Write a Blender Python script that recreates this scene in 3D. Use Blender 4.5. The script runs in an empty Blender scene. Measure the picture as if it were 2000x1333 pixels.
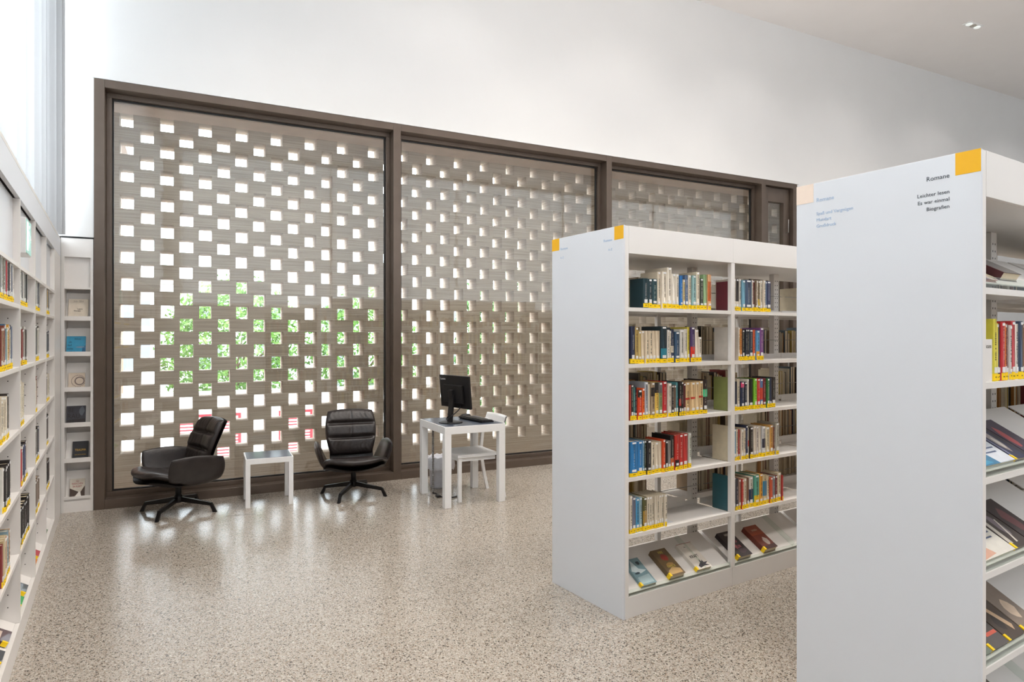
import bpy, bmesh, math, random
from mathutils import Vector, Matrix
PI = math.pi
SC = bpy.context.scene
COL = SC.collection
R = math.radians

# ------------------------------------------------------------------ frames (plan directions of the place)
class Frame:
    """x runs along a front, y goes into it, z up; the viewer looks along +y."""
    def __init__(s, ox, oy, dx, dy):
        n = math.hypot(dx, dy); s.ox, s.oy, s.dx, s.dy = ox, oy, dx / n, dy / n
        s.rz = math.atan2(s.dy, s.dx)
    def p(s, x, y, z=0.0):
        return Vector((s.ox + x * s.dx - y * s.dy, s.oy + x * s.dy + y * s.dx, z))
FW = Frame(-3.795, 5.93, .893, .450)      # window front
FL = Frame(-4.02, 5.79, -.521, .854)      # shelving along the left wall (x negative towards the viewer)
FA = Frame(.621, 3.619, .842, .540)       # middle bookcase
FB = Frame(1.55, 2.148, .842, .540)       # near bookcase

# ------------------------------------------------------------------ camera
cam = bpy.data.objects.new('camera', bpy.data.cameras.new('camera'))
COL.objects.link(cam)
cam.location = (0, 0, 1.58); cam.rotation_euler = (R(90), 0, 0)
cam.data.sensor_width = 36; cam.data.lens = 36 * 1270 / 2000
cam.data.shift_y = -.004; cam.data.clip_start = .05; cam.data.clip_end = 300
SC.camera = cam

# ------------------------------------------------------------------ world, lights, exposure
SC.view_settings.view_transform = 'Standard'; SC.view_settings.look = 'None'
SC.view_settings.gamma = 1; SC.view_settings.use_curve_mapping = False
SC.view_settings.exposure = -0.10
W = bpy.data.worlds.new('daylight'); SC.world = W; W.use_nodes = True
bg = W.node_tree.nodes['Background']; bg.inputs[0].default_value = (.82, .91, 1.0, 1); bg.inputs[1].default_value = 12.0

def lamp(name, typ, loc, energy, color, rot=(0, 0, 0), **kw):
    d = bpy.data.lights.new(name, typ); d.energy = energy; d.color = color
    for k, v in kw.items(): setattr(d, k, v)
    o = bpy.data.objects.new(name, d); COL.objects.link(o); o.location = loc; o.rotation_euler = rot
    return o
# recessed downlights of the room
DOWN = [(x, y) for y in (-2.2, -4.6, -7.2) for x in (1.6, 4.4, 7.2, 10.4)]
for i, (x, y) in enumerate(DOWN):
    lamp('downlight_beam', 'SPOT', FW.p(x, y, 6.24), 290, (1.0, .93, .85), spot_size=R(120), spot_blend=.8, shadow_soft_size=.25)
for i, x in enumerate((3.4, 5.8, 8.0, 10.2, 12.6, 15.0)):
    lamp('wall_washer_beam', 'SPOT', FW.p(x, -1.3, 6.24), 32, (1.0, .96, .93), spot_size=R(125), spot_blend=.6, shadow_soft_size=.1)

# added unseen fill lamps over the two bookcases, brightening the ceiling
for fr_, pw_ in ((FA, 45), (FB, 110)):
    lamp('fill_uplight', 'AREA', fr_.p(1.9, .336, 2.26), pw_, (1.0, .95, .92), (R(180), 0, fr_.rz), shape='RECTANGLE', size=3.2, size_y=.2)

# ------------------------------------------------------------------ materials
def lin(c):
    return c / 12.92 if c <= .04045 else ((c + .055) / 1.055) ** 2.4
def rgb(h):
    return tuple(lin(int(h[i:i + 2], 16) / 255) for i in (0, 2, 4))
MATS = {}
def mat(name, col, rough=.5, metal=0.0, spec=.5, var=.04, vscale=40, bump=0.0, bscale=200, coat=0.0, emit=0.0):
    if name in MATS: return MATS[name]
    if isinstance(col, str): col = rgb(col)
    m = bpy.data.materials.new(name); m.use_nodes = True
    nt = m.node_tree; b = nt.nodes['Principled BSDF']
    tc = nt.nodes.new('ShaderNodeTexCoord'); nz = nt.nodes.new('ShaderNodeTexNoise')
    nz.inputs['Scale'].default_value = vscale; nt.links.new(tc.outputs['Object'], nz.inputs['Vector'])
    cr = nt.nodes.new('ShaderNodeValToRGB')
    cr.color_ramp.elements[0].position = .3; cr.color_ramp.elements[1].position = .7
    cr.color_ramp.elements[0].color = tuple(max(0, c * (1 - var)) for c in col) + (1,)
    cr.color_ramp.elements[1].color = tuple(min(1, c * (1 + var)) for c in col) + (1,)
    nt.links.new(nz.outputs['Fac'], cr.inputs['Fac']); nt.links.new(cr.outputs['Color'], b.inputs['Base Color'])
    b.inputs['Roughness'].default_value = rough; b.inputs['Metallic'].default_value = metal
    b.inputs['Specular IOR Level'].default_value = spec; b.inputs['Coat Weight'].default_value = coat
    if bump:
        n2 = nt.nodes.new('ShaderNodeTexNoise'); n2.inputs['Scale'].default_value = bscale
        nt.links.new(tc.outputs['Object'], n2.inputs['Vector'])
        bp = nt.nodes.new('ShaderNodeBump'); bp.inputs['Strength'].default_value = bump; bp.inputs['Distance'].default_value = .004
        nt.links.new(n2.outputs['Fac'], bp.inputs['Height']); nt.links.new(bp.outputs['Normal'], b.inputs['Normal'])
    if emit:
        b.inputs['Emission Color'].default_value = tuple(col) + (1,); b.inputs['Emission Strength'].default_value = emit
    MATS[name] = m
    return m

M_wall = mat('white_plaster', (.765, .76, .75), .85, var=.01, vscale=2, bump=.05)
M_ceil = mat('ceiling_plaster', (.90, .875, .86), .9, var=.01, vscale=2)
M_shelf = mat('white_lacquer', (.80, .77, .74), .42, var=.01, vscale=3)
M_panel = mat('white_panel', (.72, .74, .775), .38, var=.01, vscale=3)
M_white = mat('white_paint', (.85, .85, .85), .35, var=.01)
M_frame = mat('bronze_aluminium', '685b51', .33, metal=.45, var=.06, vscale=6)
M_gasket = mat('black_rubber', '151416', .5)
M_steel = mat('grey_steel', '9a9894', .35, metal=.7)
M_black = mat('black_plastic', '17171a', .4)
M_blackm = mat('black_metal', '131214', .35, metal=.3)
M_leather = mat('black_leather', '26201f', .36, var=.3, vscale=14, bump=.35, bscale=60)
M_shell = mat('dark_shell', '1c191b', .45)
M_lino = mat('slate_linoleum', '4b5361', .28, var=.05)
M_yellow = mat('yellow_vinyl', 'f0b400', .5, var=.01)
M_yellow_washed = mat('glare_washed_yellow_vinyl', 'f0dccb', .5, var=.01)  # yellow vinyl with the glare's wash-out put into its colour
M_tag = mat('yellow_tag', 'ffd500', .5, var=.03)
M_paper = mat('book_paper', 'd9cbb0', .85, var=.08, vscale=300)
M_bin = mat('white_bin_plastic', 'dcdce4', .4)
M_liner = mat('white_liner_film', 'e9e9ee', .3, bump=.4, bscale=60)
M_green = mat('exit_green', 'a4dccf', .4, emit=.15)
M_exitw = mat('exit_white', 'f4fbf8', .4, emit=.5)
M_ink = mat('dark_ink', '3c434c', .6)
M_inkpale = mat('pale_ink', 'a4bcd8', .6)

def glassy(name, ior, tint=(1, 1, 1), rough=0.0):
    m = bpy.data.materials.new(name); m.use_nodes = True; nt = m.node_tree; nt.nodes.clear()
    out = nt.nodes.new('ShaderNodeOutputMaterial'); mx = nt.nodes.new('ShaderNodeMixShader')
    fr = nt.nodes.new('ShaderNodeFresnel'); fr.inputs['IOR'].default_value = ior
    # the pane does not bend light, so its inner face must reflect like its outer one
    ge = nt.nodes.new('ShaderNodeNewGeometry'); mr = nt.nodes.new('ShaderNodeMapRange')
    mr.inputs[3].default_value = ior; mr.inputs[4].default_value = 1 / ior
    nt.links.new(ge.outputs['Backfacing'], mr.inputs[0]); nt.links.new(mr.outputs[0], fr.inputs['IOR'])
    tr = nt.nodes.new('ShaderNodeBsdfTransparent'); tr.inputs[0].default_value = (*tint, 1)
    gl = nt.nodes.new('ShaderNodeBsdfGlossy'); gl.inputs['Roughness'].default_value = rough
    nt.links.new(fr.outputs[0], mx.inputs[0]); nt.links.new(tr.outputs[0], mx.inputs[1]); nt.links.new(gl.outputs[0], mx.inputs[2])
    nt.links.new(mx.outputs[0], out.inputs[0]); return m
M_glass = glassy('window_glass', 1.75, (.97, .98, .97))
M_acryl = glassy('clear_acrylic', 1.4, (.93, .96, .94), .05)

def sheer(name='sheer_fabric', a=(.245, .25, .257), b=(.255, .26, .267)):
    m = bpy.data.materials.new(name); m.use_nodes = True; nt = m.node_tree; nt.nodes.clear()
    out = nt.nodes.new('ShaderNodeOutputMaterial'); mx = nt.nodes.new('ShaderNodeMixShader'); m2 = nt.nodes.new('ShaderNodeMixShader')
    tr = nt.nodes.new('ShaderNodeBsdfTransparent'); tl = nt.nodes.new('ShaderNodeBsdfTranslucent'); df = nt.nodes.new('ShaderNodeBsdfDiffuse')
    wv = nt.nodes.new('ShaderNodeTexNoise'); wv.inputs['Scale'].default_value = 6
    cr = nt.nodes.new('ShaderNodeValToRGB'); cr.color_ramp.elements[0].color = (*a, 1); cr.color_ramp.elements[1].color = (*b, 1)
    nt.links.new(wv.outputs['Fac'], cr.inputs['Fac']); nt.links.new(cr.outputs[0], tl.inputs[0]); df.inputs[0].default_value = (.84, .845, .86, 1)
    m2.inputs[0].default_value = .5; nt.links.new(tl.outputs[0], m2.inputs[1]); nt.links.new(df.outputs[0], m2.inputs[2])
    mx.inputs[0].default_value = .96; nt.links.new(tr.outputs[0], mx.inputs[1]); nt.links.new(m2.outputs[0], mx.inputs[2])
    nt.links.new(mx.outputs[0], out.inputs[0]); return m
M_sheer = sheer(); M_fill_sheet = sheer('fill_window_sheet', (.165, .16, .157), (.17, .165, .16))  # the second is the light-diffusing sheet of the added back window

def terrazzo():
    m = bpy.data.materials.new('terrazzo'); m.use_nodes = True; nt = m.node_tree; b = nt.nodes['Principled BSDF']; N = nt.nodes.new; L = nt.links.new
    tc = N('ShaderNodeTexCoord')
    def vor(scale, sm='F1'):
        v = N('ShaderNodeTexVoronoi'); v.inputs['Scale'].default_value = scale; v.feature = sm; L(tc.outputs['Object'], v.inputs['Vector']); return v
    v1 = vor(120); v2 = vor(210); v3 = vor(70)
    def ramp(src, stops, interp='LINEAR'):
        r = N('ShaderNodeValToRGB'); r.color_ramp.interpolation = interp
        e = r.color_ramp.elements
        while len(e) < len(stops): e.new(.5)
        for k, (p, c) in enumerate(stops): e[k].position = p; e[k].color = (*c, 1)
        L(src, r.inputs['Fac']); return r
    # chip colours: each cell is one chip of stone
    sep1 = N('ShaderNodeSeparateColor'); L(v1.outputs['Color'], sep1.inputs[0])
    c1 = ramp(sep1.outputs[0], [(0, rgb('3b342f')), (.09, rgb('7a6858')), (.17, rgb('8f857a')), (.30, rgb('aba298')), (.60, rgb('bcb4a9')), (.86, rgb('d2cbc1')), (.94, rgb('8f7d6c'))], 'CONSTANT')
    sep2 = N('ShaderNodeSeparateColor'); L(v2.outputs['Color'], sep2.inputs[0])
    c2 = ramp(sep2.outputs[0], [(0, rgb('4a4038')), (.10, rgb('998878')), (.22, rgb('a59d92')), (.62, rgb('b4aca1'))], 'CONSTANT')
    msk = ramp(v1.outputs['Distance'], [(.40, (0, 0, 0)), (.52, (1, 1, 1))])
    mx = N('ShaderNodeMixRGB'); L(msk.outputs[0], mx.inputs[0]); L(c1.outputs[0], mx.inputs[1]); L(c2.outputs[0], mx.inputs[2])
    sep3 = N('ShaderNodeSeparateColor'); L(v3.outputs['Color'], sep3.inputs[0])
    g = ramp(sep3.outputs[1], [(0, (1, 1, 1)), (.07, (0, 0, 0))], 'CONSTANT')
    near = ramp(v3.outputs['Distance'], [(.34, (1, 1, 1)), (.42, (0, 0, 0))])
    mm = N('ShaderNodeMath'); mm.operation = 'MULTIPLY'; L(g.outputs[0], mm.inputs[0]); L(near.outputs[0], mm.inputs[1])
    mx2 = N('ShaderNodeMixRGB'); L(mm.outputs[0], mx2.inputs[0]); L(mx.outputs[0], mx2.inputs[1]); mx2.inputs[2].default_value = (*rgb('463c35'), 1)
    L(mx2.outputs[0], b.inputs['Base Color'])
    b.inputs['Roughness'].default_value = .20; b.inputs['Specular IOR Level'].default_value = 1.0
    nz = N('ShaderNodeTexNoise'); nz.inputs['Scale'].default_value = 1.3; L(tc.outputs['Object'], nz.inputs['Vector'])
    rr = N('ShaderNodeMapRange'); rr.inputs[3].default_value = .18; rr.inputs[4].default_value = .25; L(nz.outputs['Fac'], rr.inputs[0]); L(rr.outputs[0], b.inputs['Roughness'])
    return m
M_floor = terrazzo()

def brickmat(name, a, b_, c):
    m = bpy.data.materials.new(name); m.use_nodes = True; nt = m.node_tree; b = nt.nodes['Principled BSDF']; N = nt.nodes.new; L = nt.links.new
    tc = N('ShaderNodeTexCoord'); mp = N('ShaderNodeMapping'); mp.inputs['Scale'].default_value = (.9, .9, 62); L(tc.outputs['Object'], mp.inputs[0])
    nz = N('ShaderNodeTexNoise'); nz.inputs['Scale'].default_value = 1.6; nz.inputs['Detail'].default_value = 5; L(mp.outputs[0], nz.inputs['Vector'])
    r = N('ShaderNodeValToRGB'); e = r.color_ramp.elements; e.new(.5)
    for k, (p, cc) in enumerate([(.32, a), (.5, b_), (.68, c)]): e[k].position = p; e[k].color = (*rgb(cc), 1)
    L(nz.outputs['Fac'], r.inputs['Fac']); L(r.outputs[0], b.inputs['Base Color']); b.inputs['Roughness'].default_value = .9
    bp = N('ShaderNodeBump'); bp.inputs['Strength'].default_value = .5; bp.inputs['Distance'].default_value = .01; L(nz.outputs['Fac'], bp.inputs['Height']); L(bp.outputs[0], b.inputs['Normal'])
    return m
M_brick = brickmat('pale_clinker', '9f9080', 'b0a090', 'bfb09f')
M_soffit = mat('pale_soffit_render', 'c9b29f', .9, var=.05, vscale=8)
M_pave = mat('light_paving', 'b9b6b0', .9, var=.1, vscale=3)
M_leaf = mat('leaf_green', '6b9446', .6, var=.35, vscale=3)
M_leafd = mat('leaf_deep_green', '4c7a38', .6, var=.35, vscale=3)
M_bark = mat('bark', '6b5644', .9, var=.3)
M_red = mat('red_louvre', 'b02c38', .5)
M_render = mat('white_render', 'dedcd8', .85)
M_pinkbrick = mat('pink_brick', 'c08a74', .9, var=.2, vscale=12)
M_winglass = mat('window_pane_outside', '6c6f74', .5, var=.1)
M_roof = mat('grey_roof', '8a8580', .8)

# ------------------------------------------------------------------ mesh helpers
class MB:
    def __init__(s): s.v = []; s.f = []; s.mi = []; s.cur = 0; s.sm = []
    def box(s, x0, x1, y0, y1, z0, z1, T=None):
        n = len(s.v)
        P = [(x0, y0, z0), (x1, y0, z0), (x1, y1, z0), (x0, y1, z0), (x0, y0, z1), (x1, y0, z1), (x1, y1, z1), (x0, y1, z1)]
        if T: P = [tuple(T @ Vector(p)) for p in P]
        s.v += P
        for q in ((0, 3, 2, 1), (4, 5, 6, 7), (0, 1, 5, 4), (1, 2, 6, 5), (2, 3, 7, 6), (3, 0, 4, 7)):
            s.f.append(tuple(n + i for i in q)); s.mi.append(s.cur); s.sm.append(False)
        return s
    def prism(s, pts, z0, z1, T=None, smooth=False):
        n = len(s.v); k = len(pts)
        P = [(x, y, z0) for x, y in pts] + [(x, y, z1) for x, y in pts]
        if T: P = [tuple(T @ Vector(p)) for p in P]
        s.v += P
        s.f.append(tuple(n + i for i in reversed(range(k)))); s.f.append(tuple(n + k + i for i in range(k)))
        s.mi += [s.cur] * 2; s.sm += [False] * 2
        for i in range(k):
            j = (i + 1) % k
            s.f.append((n + i, n + j, n + k + j, n + k + i)); s.mi.append(s.cur); s.sm.append(smooth)
        return s
    def tube(s, pts, rad, seg=10, cap=True, flat=None):
        """round (or flat = (width, height)) bar along points"""
        pts = [Vector(p) for p in pts]; n0 = len(s.v)
        rr = rad if isinstance(rad, (list, tuple)) else [rad] * len(pts)
        for i, p in enumerate(pts):
            d = (pts[min(i + 1, len(pts) - 1)] - pts[max(i - 1, 0)]).normalized()
            up = Vector((0, 0, 1)) if abs(d.z) < .95 else Vector((0, 1, 0))
            a = d.cross(up).normalized(); b = a.cross(d).normalized()
            for k in range(seg):
                t = 2 * PI * k / seg + (PI / seg if flat else 0)
                if flat:
                    s.v.append(tuple(p + a * (flat[0] / 2 * math.copysign(1, math.cos(t))) + b * (flat[1] / 2 * math.copysign(1, math.sin(t)))))
                else:
                    s.v.append(tuple(p + (a * math.cos(t) + b * math.sin(t)) * rr[i]))
        for i in range(len(pts) - 1):
            for k in range(seg):
                j = (k + 1) % seg
                s.f.append((n0 + i * seg + k, n0 + i * seg + j, n0 + (i + 1) * seg + j, n0 + (i + 1) * seg + k)); s.mi.append(s.cur); s.sm.append(not flat)
        if cap:
            s.f.append(tuple(n0 + k for k in reversed(range(seg)))); e = n0 + (len(pts) - 1) * seg
            s.f.append(tuple(e + k for k in range(seg))); s.mi += [s.cur] * 2; s.sm += [False] * 2
        return s
    def lathe(s, prof, seg=32, cx=0, cy=0, cap=True):
        n0 = len(s.v)
        for r, z in prof:
            for k in range(seg):
                t = 2 * PI * k / seg; s.v.append((cx + r * math.cos(t), cy + r * math.sin(t), z))
        for i in range(len(prof) - 1):
            for k in range(seg):
                j = (k + 1) % seg
                s.f.append((n0 + i * seg + k, n0 + i * seg + j, n0 + (i + 1) * seg + j, n0 + (i + 1) * seg + k)); s.mi.append(s.cur); s.sm.append(True)
        if cap:
            s.f.append(tuple(n0 + k for k in reversed(range(seg)))); e = n0 + (len(prof) - 1) * seg
            s.f.append(tuple(e + k for k in range(seg))); s.mi += [s.cur] * 2; s.sm += [False] * 2
        return s
    def grid(s, fn, nu, nv, flip=False):
        n0 = len(s.v)
        for i in range(nu + 1):
            for j in range(nv + 1): s.v.append(tuple(fn(-1 + 2 * i / nu, -1 + 2 * j / nv)))
        for i in range(nu):
            for j in range(nv):
                q = (n0 + i * (nv + 1) + j, n0 + (i + 1) * (nv + 1) + j, n0 + (i + 1) * (nv + 1) + j + 1, n0 + i * (nv + 1) + j + 1)
                s.f.append(q[::-1] if flip else q); s.mi.append(s.cur); s.sm.append(True)
        return s
    def mesh(s, name, mats, weld=False, bevel=0):
        me = bpy.data.meshes.new(name); me.from_pydata(s.v, [], s.f)
        for m in (mats if isinstance(mats, (list, tuple)) else [mats]): me.materials.append(m)
        me.polygons.foreach_set('material_index', s.mi); me.polygons.foreach_set('use_smooth', s.sm); me.update()
        if weld:
            bm = bmesh.new(); bm.from_mesh(me); bmesh.ops.remove_doubles(bm, verts=bm.verts, dist=1e-5)
            bmesh.ops.recalc_face_normals(bm, faces=bm.faces); bm.to_mesh(me); bm.free()
        return me
    def build(s, name, mats, parent=None, bevel=0, weld=False, label=None):
        o = bpy.data.objects.new(name, s.mesh(name, mats, weld)); COL.objects.link(o)
        if parent: o.parent = parent
        if label: o['label'] = label
        if bevel:
            b = o.modifiers.new('edge', 'BEVEL'); b.width = bevel; b.segments = 2; b.limit_method = 'ANGLE'
        return o

def place(o, fr, x=0, y=0, z=0, rz=0.0, tilt=0.0):
    o.location = fr.p(x, y, z); o.rotation_euler = (tilt, 0, fr.rz + rz); return o
def tag(o, label=None, cat=None, group=None, kind=None):
    if label: o['label'] = label
    if cat: o['category'] = cat
    if group: o['group'] = group
    if kind: o['kind'] = kind
    return o
def thing(name, label, cat, fr=None, x=0, y=0, z=0, rz=0.0, tilt=0.0, group=None):
    o = bpy.data.objects.new(name, None); COL.objects.link(o); o.empty_display_size = .1
    if fr: place(o, fr, x, y, z, rz, tilt)
    return tag(o, label, cat, group)
def child(name, data, parent, label=None):
    o = bpy.data.objects.new(name, data); COL.objects.link(o); o.parent = parent
    if label: o['label'] = label
    return o
def lettering(lines, size, m, parent, loc, align='LEFT', name='lettering', spacing=1.5, ext=.0006, rot=(R(90), 0, 0), label=None, bold=0, shear=0, sx=1):
    cu = bpy.data.curves.new(name, 'FONT'); cu.body = '\n'.join(lines) if not isinstance(lines, str) else lines
    cu.size = size; cu.align_x = align; cu.extrude = ext; cu.space_line = spacing; cu.offset = bold; cu.shear = shear; cu.resolution_u = 2
    t = bpy.data.objects.new('temp', cu); COL.objects.link(t)
    dg = bpy.context.evaluated_depsgraph_get(); dg.update()
    me = bpy.data.meshes.new_from_object(t.evaluated_get(dg)); bpy.data.objects.remove(t)
    me.materials.clear(); me.materials.append(m)
    o = bpy.data.objects.new(name, me); COL.objects.link(o); o.parent = parent; o.location = loc; o.rotation_euler = rot; o.scale = (sx, 1, 1)
    if label: o['label'] = label
    return o

# ------------------------------------------------------------------ room shell
H = 6.32
def wallmesh(name, fr, rects, y0, y1, m):
    mb = MB()
    for (x0, x1, z0, z1) in rects: mb.box(x0, x1, y0, y1, z0, z1)
    o = mb.build(name, m); place(o, fr); return tag(o, kind='structure')
# wall geometry: window front runs along FW; left wall is .36 behind the left shelving front
def isect(f1, y1, f2, y2):
    p, q = f1.p(0, y1), f2.p(0, y2); d1 = Vector((f1.dx, f1.dy)); d2 = Vector((f2.dx, f2.dy))
    den = d1.x * d2.y - d1.y * d2.x; w = (q - p); t = (w.x * d2.y - w.y * d2.x) / den
    return t
tL = isect(FW, 0, FL, .36)          # x on the window front where the left wall meets it
sL = isect(FL, .36, FW, 0)          # x on the left wall where the window front meets it
DEP = 10.0; WID = 19.0
c1 = FW.p(tL, 0); c4 = FL.p(sL - DEP - .6, .36); c2 = c1 + Vector((FW.dx, FW.dy, 0)) * WID; c3 = c4 + (c2 - c1)
mb = MB(); ctr = (c1 + c3) / 2
pts = [(ctr.x + (c.x - ctr.x) * 1.03, ctr.y + (c.y - ctr.y) * 1.03) for c in (c4, c3, c2, c1)]
# the floor ends at the glass line so that paving lies outside
pf = [c4, c3, c2, c1]
mb.prism([(p.x, p.y) for p in (c4 + Vector((-.4, -.2, 0)), c3, c2 + Vector((-FW.dy, FW.dx, 0)) * .2, c1 + Vector((-FW.dy, FW.dx, 0)) * .2)], -.12, 0)
o = mb.build('floor', M_floor); tag(o, kind='structure')
mb = MB(); mb.prism(pts, H, H + .15); o = mb.build('ceiling', M_ceil); tag(o, kind='structure')
FR_X1 = 9.18
wallmesh('wall_window', FW, [(tL - .3, -.262, 0, H), (-.262, -.015, 2.485, H), (-.015, FR_X1, 3.945, H), (FR_X1, WID + tL, 0, H)], 0.0, .30, M_wall)
wallmesh('wall_left', FL, [(-DEP - 2.2, sL + .05, 0, 2.50), (-DEP - 2.2, -9.9, 2.5, H), (-.03, sL + .05, 2.5, H), (-9.9, -.03, 6.0, H)], .36, .52, M_wall)
mb = MB(); d = (c3 - c4); L_ = d.length; FBk = Frame(c4.x, c4.y, -d.x, -d.y)
bw0, bw1 = -L_ + .3, -.4  # opening for the added fill window
wallmesh('wall_back', FBk, [(-L_ - .3, .5, 0, 2.36), (-L_ - .3, .5, 6.24, H), (-L_ - .3, bw0, 2.36, 6.24), (bw1, .5, 2.36, 6.24)], 0, .2, M_wall)
d = (c2 - c3); FRt = Frame(c2.x, c2.y, -(c2 - c3).x, -(c2 - c3).y)
wallmesh('wall_right', FRt, [(-.3, d.length + .3, 0, H)], -.2, 0, M_wall)

# left upper window
wf = MB(); wx0, wx1 = -9.9, -.03
for x in (wx0, -7.6, -5.35, -3.62, -1.95, wx1 - .05): wf.box(x, x + .07, .40, .50, 2.5, 6.0)
wf.box(wx0, wx1, .40, .50, 2.5, 2.58); wf.box(wx0, wx1, .40, .50, 5.92, 6.0)
o = wf.build('window_4', M_frame); place(o, FL); tag(o, kind='structure')
mb = MB(); mb.box(wx0 + .05, wx1 - .05, .445, .455, 2.56, 5.94); g = mb.build('window_pane', M_glass, o)

# added unseen window in the back wall, lets diffused light onto the window front
wf = MB(); nb_ = 5; st = (bw1 - bw0) / nb_
for k in range(nb_ + 1): wf.box(bw0 + k * st - (.05 if k == nb_ else 0), bw0 + k * st + (0 if k == nb_ else .05), .02, .12, 2.36, 6.24)
wf.box(bw0, bw1, .02, .12, 2.36, 2.43); wf.box(bw0, bw1, .02, .12, 6.17, 6.24)
o = wf.build('window_5', M_white); place(o, FBk); tag(o, kind='structure')
mb = MB(); mb.grid(lambda u, v: Vector(((bw0 + bw1) / 2 + u * (bw1 - bw0) / 2, .07, 4.30 + v * 1.91)), 2, 2); mb.build('window_pane', M_fill_sheet, o)

# sheer curtain bunched at the corner
mb = MB(); cols = []
path = [(-9.8, .24), (-7.0, .24), (-5.2, .24), (-3.75, .24), (-2.6, .22), (-1.4, .20), (-.7, .16), (-.36, .10), (-.20, .03), (-.13, -.03)]
def cpath(t):
    k = t * (len(path) - 1); i = min(int(k), len(path) - 2); f = k - i
    return path[i][0] * (1 - f) + path[i + 1][0] * f, path[i][1] * (1 - f) + path[i + 1][1] * f
NC = 720
for i in range(NC + 1):
    t = i / NC; x, y = cpath(t); ph = t * 124 + 1.2 * math.sin(t * 17); y += .035 * math.sin(ph) + .015 * math.sin(2.3 * ph)
    x += .012 * math.cos(ph * 1.0)
    cols.append((x, y))
nv = 8
for i, (x, y) in enumerate(cols):
    for j in range(nv + 1):
        f = j / nv; z = 2.475 + (6.30 - 2.475) * f
        kx = x - .10 * f * (i / NC) ** 6; mb.v.append((kx, y, z))
for i in range(NC):
    for j in range(nv):
        a = i * (nv + 1) + j; mb.f.append((a, a + nv + 1, a + nv + 2, a + 1)); mb.mi.append(0); mb.sm.append(True)
cu = mb.build('curtain', M_sheer); place(cu, FL)
tag(cu, 'white sheer curtain with soft folds bunched in the corner above the left bookshelves', 'curtain')

# ------------------------------------------------------------------ big window front (three bays and a door)
ZT = 3.94
def panel_window(name, x0, x1, mats):
    root = thing(name, None, None, FW); root['kind'] = 'structure'
    f = MB(); f.box(x0, x1, -.012, .18, ZT - .075, ZT); f.box(x0, x1, -.012, .18, 0, .085)
    f.build('frame_rail', M_frame, root, bevel=.003)
    s = MB()
    gx0, gx1, gz0, gz1 = x0, x1, .085, ZT - .075
    w = .045
    s.box(gx0, gx1, .12, .20, gz1 - w, gz1); s.box(gx0, gx1, .12, .20, gz0, gz0 + w)
    s.box(gx0, gx0 + w, .12, .20, gz0 + w, gz1 - w); s.box(gx1 - w, gx1, .12, .20, gz0 + w, gz1 - w)
    s.build('sash', M_frame, root, bevel=.003)
    k = MB(); q = .012
    k.box(gx0 + w, gx1 - w, .155, .185, gz1 - w - q, gz1 - w); k.box(gx0 + w, gx1 - w, .155, .185, gz0 + w, gz0 + w + q)
    k.box(gx0 + w, gx0 + w + q, .155, .185, gz0 + w + q, gz1 - w - q); k.box(gx1 - w - q, gx1 - w, .155, .185, gz0 + w + q, gz1 - w - q)
    k.build('gasket', M_gasket, root)
    g = MB(); g.box(gx0 + w + .004, gx1 - w - .004, .167, .175, gz0 + w + .004, gz1 - w - .004); g.build('window_pane', M_glass, root)
    return root
JAMB = [(-.015, .07), (2.78, 2.865), (5.62, 5.705), (8.42, 8.505), (9.095, 9.18)]
for i in range(3): panel_window('window_%d' % (i + 1), JAMB[i][1], JAMB[i + 1][0], None)
for i, (a, b) in enumerate(JAMB):
    mb = MB(); mb.box(a, b, -.012, .20, 0, ZT); o = mb.build('trim_%d' % (i + 1), M_frame, bevel=.003); place(o, FW); tag(o, kind='structure')
mb = MB(); mb.box(-.022, FR_X1 + .03, -.02, .002, ZT, ZT + .008); o = mb.build('trim_6', M_wall); place(o, FW); tag(o, kind='structure')
# door at the right end
door = thing('door_1', None, None, FW); door['kind'] = 'structure'
a, b = 8.505, 9.095; mb = MB()
mb.box(a, b, -.012, .18, ZT - .075, ZT); mb.box(a, b, -.012, .18, 0, .03)
mb.build('frame_rail', M_frame, door)
mb = MB(); mb.box(a + .01, a + .13, .06, .14, .03, ZT - .08); mb.box(b - .13, b - .01, .06, .14, .03, ZT - .08)
mb.box(a + .13, b - .13, .06, .14, ZT - .30, ZT - .08); mb.box(a + .13, b - .13, .06, .14, .03, .25); mb.build('leaf_frame', M_frame, door, bevel=.003)
mb = MB(); mb.box(a + .13, b - .13, .10, .11, .25, ZT - .30); mb.build('window_pane', M_glass, door)
mb = MB(); mb.tube([(b - .07, .06, ZT - .75), (b - .07, .02, ZT - .75), (b - .07, .02, ZT - .55)], .008); mb.tube([(b - .07, .02, .9), (b - .07, .02, 1.4)], .012)
mb.tube([(b - .07, .06, .95), (b - .07, .02, .95)], .008); mb.tube([(b - .07, .06, 1.35), (b - .07, .02, 1.35)], .008)
mb.build('door_handle', M_steel, door)

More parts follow.
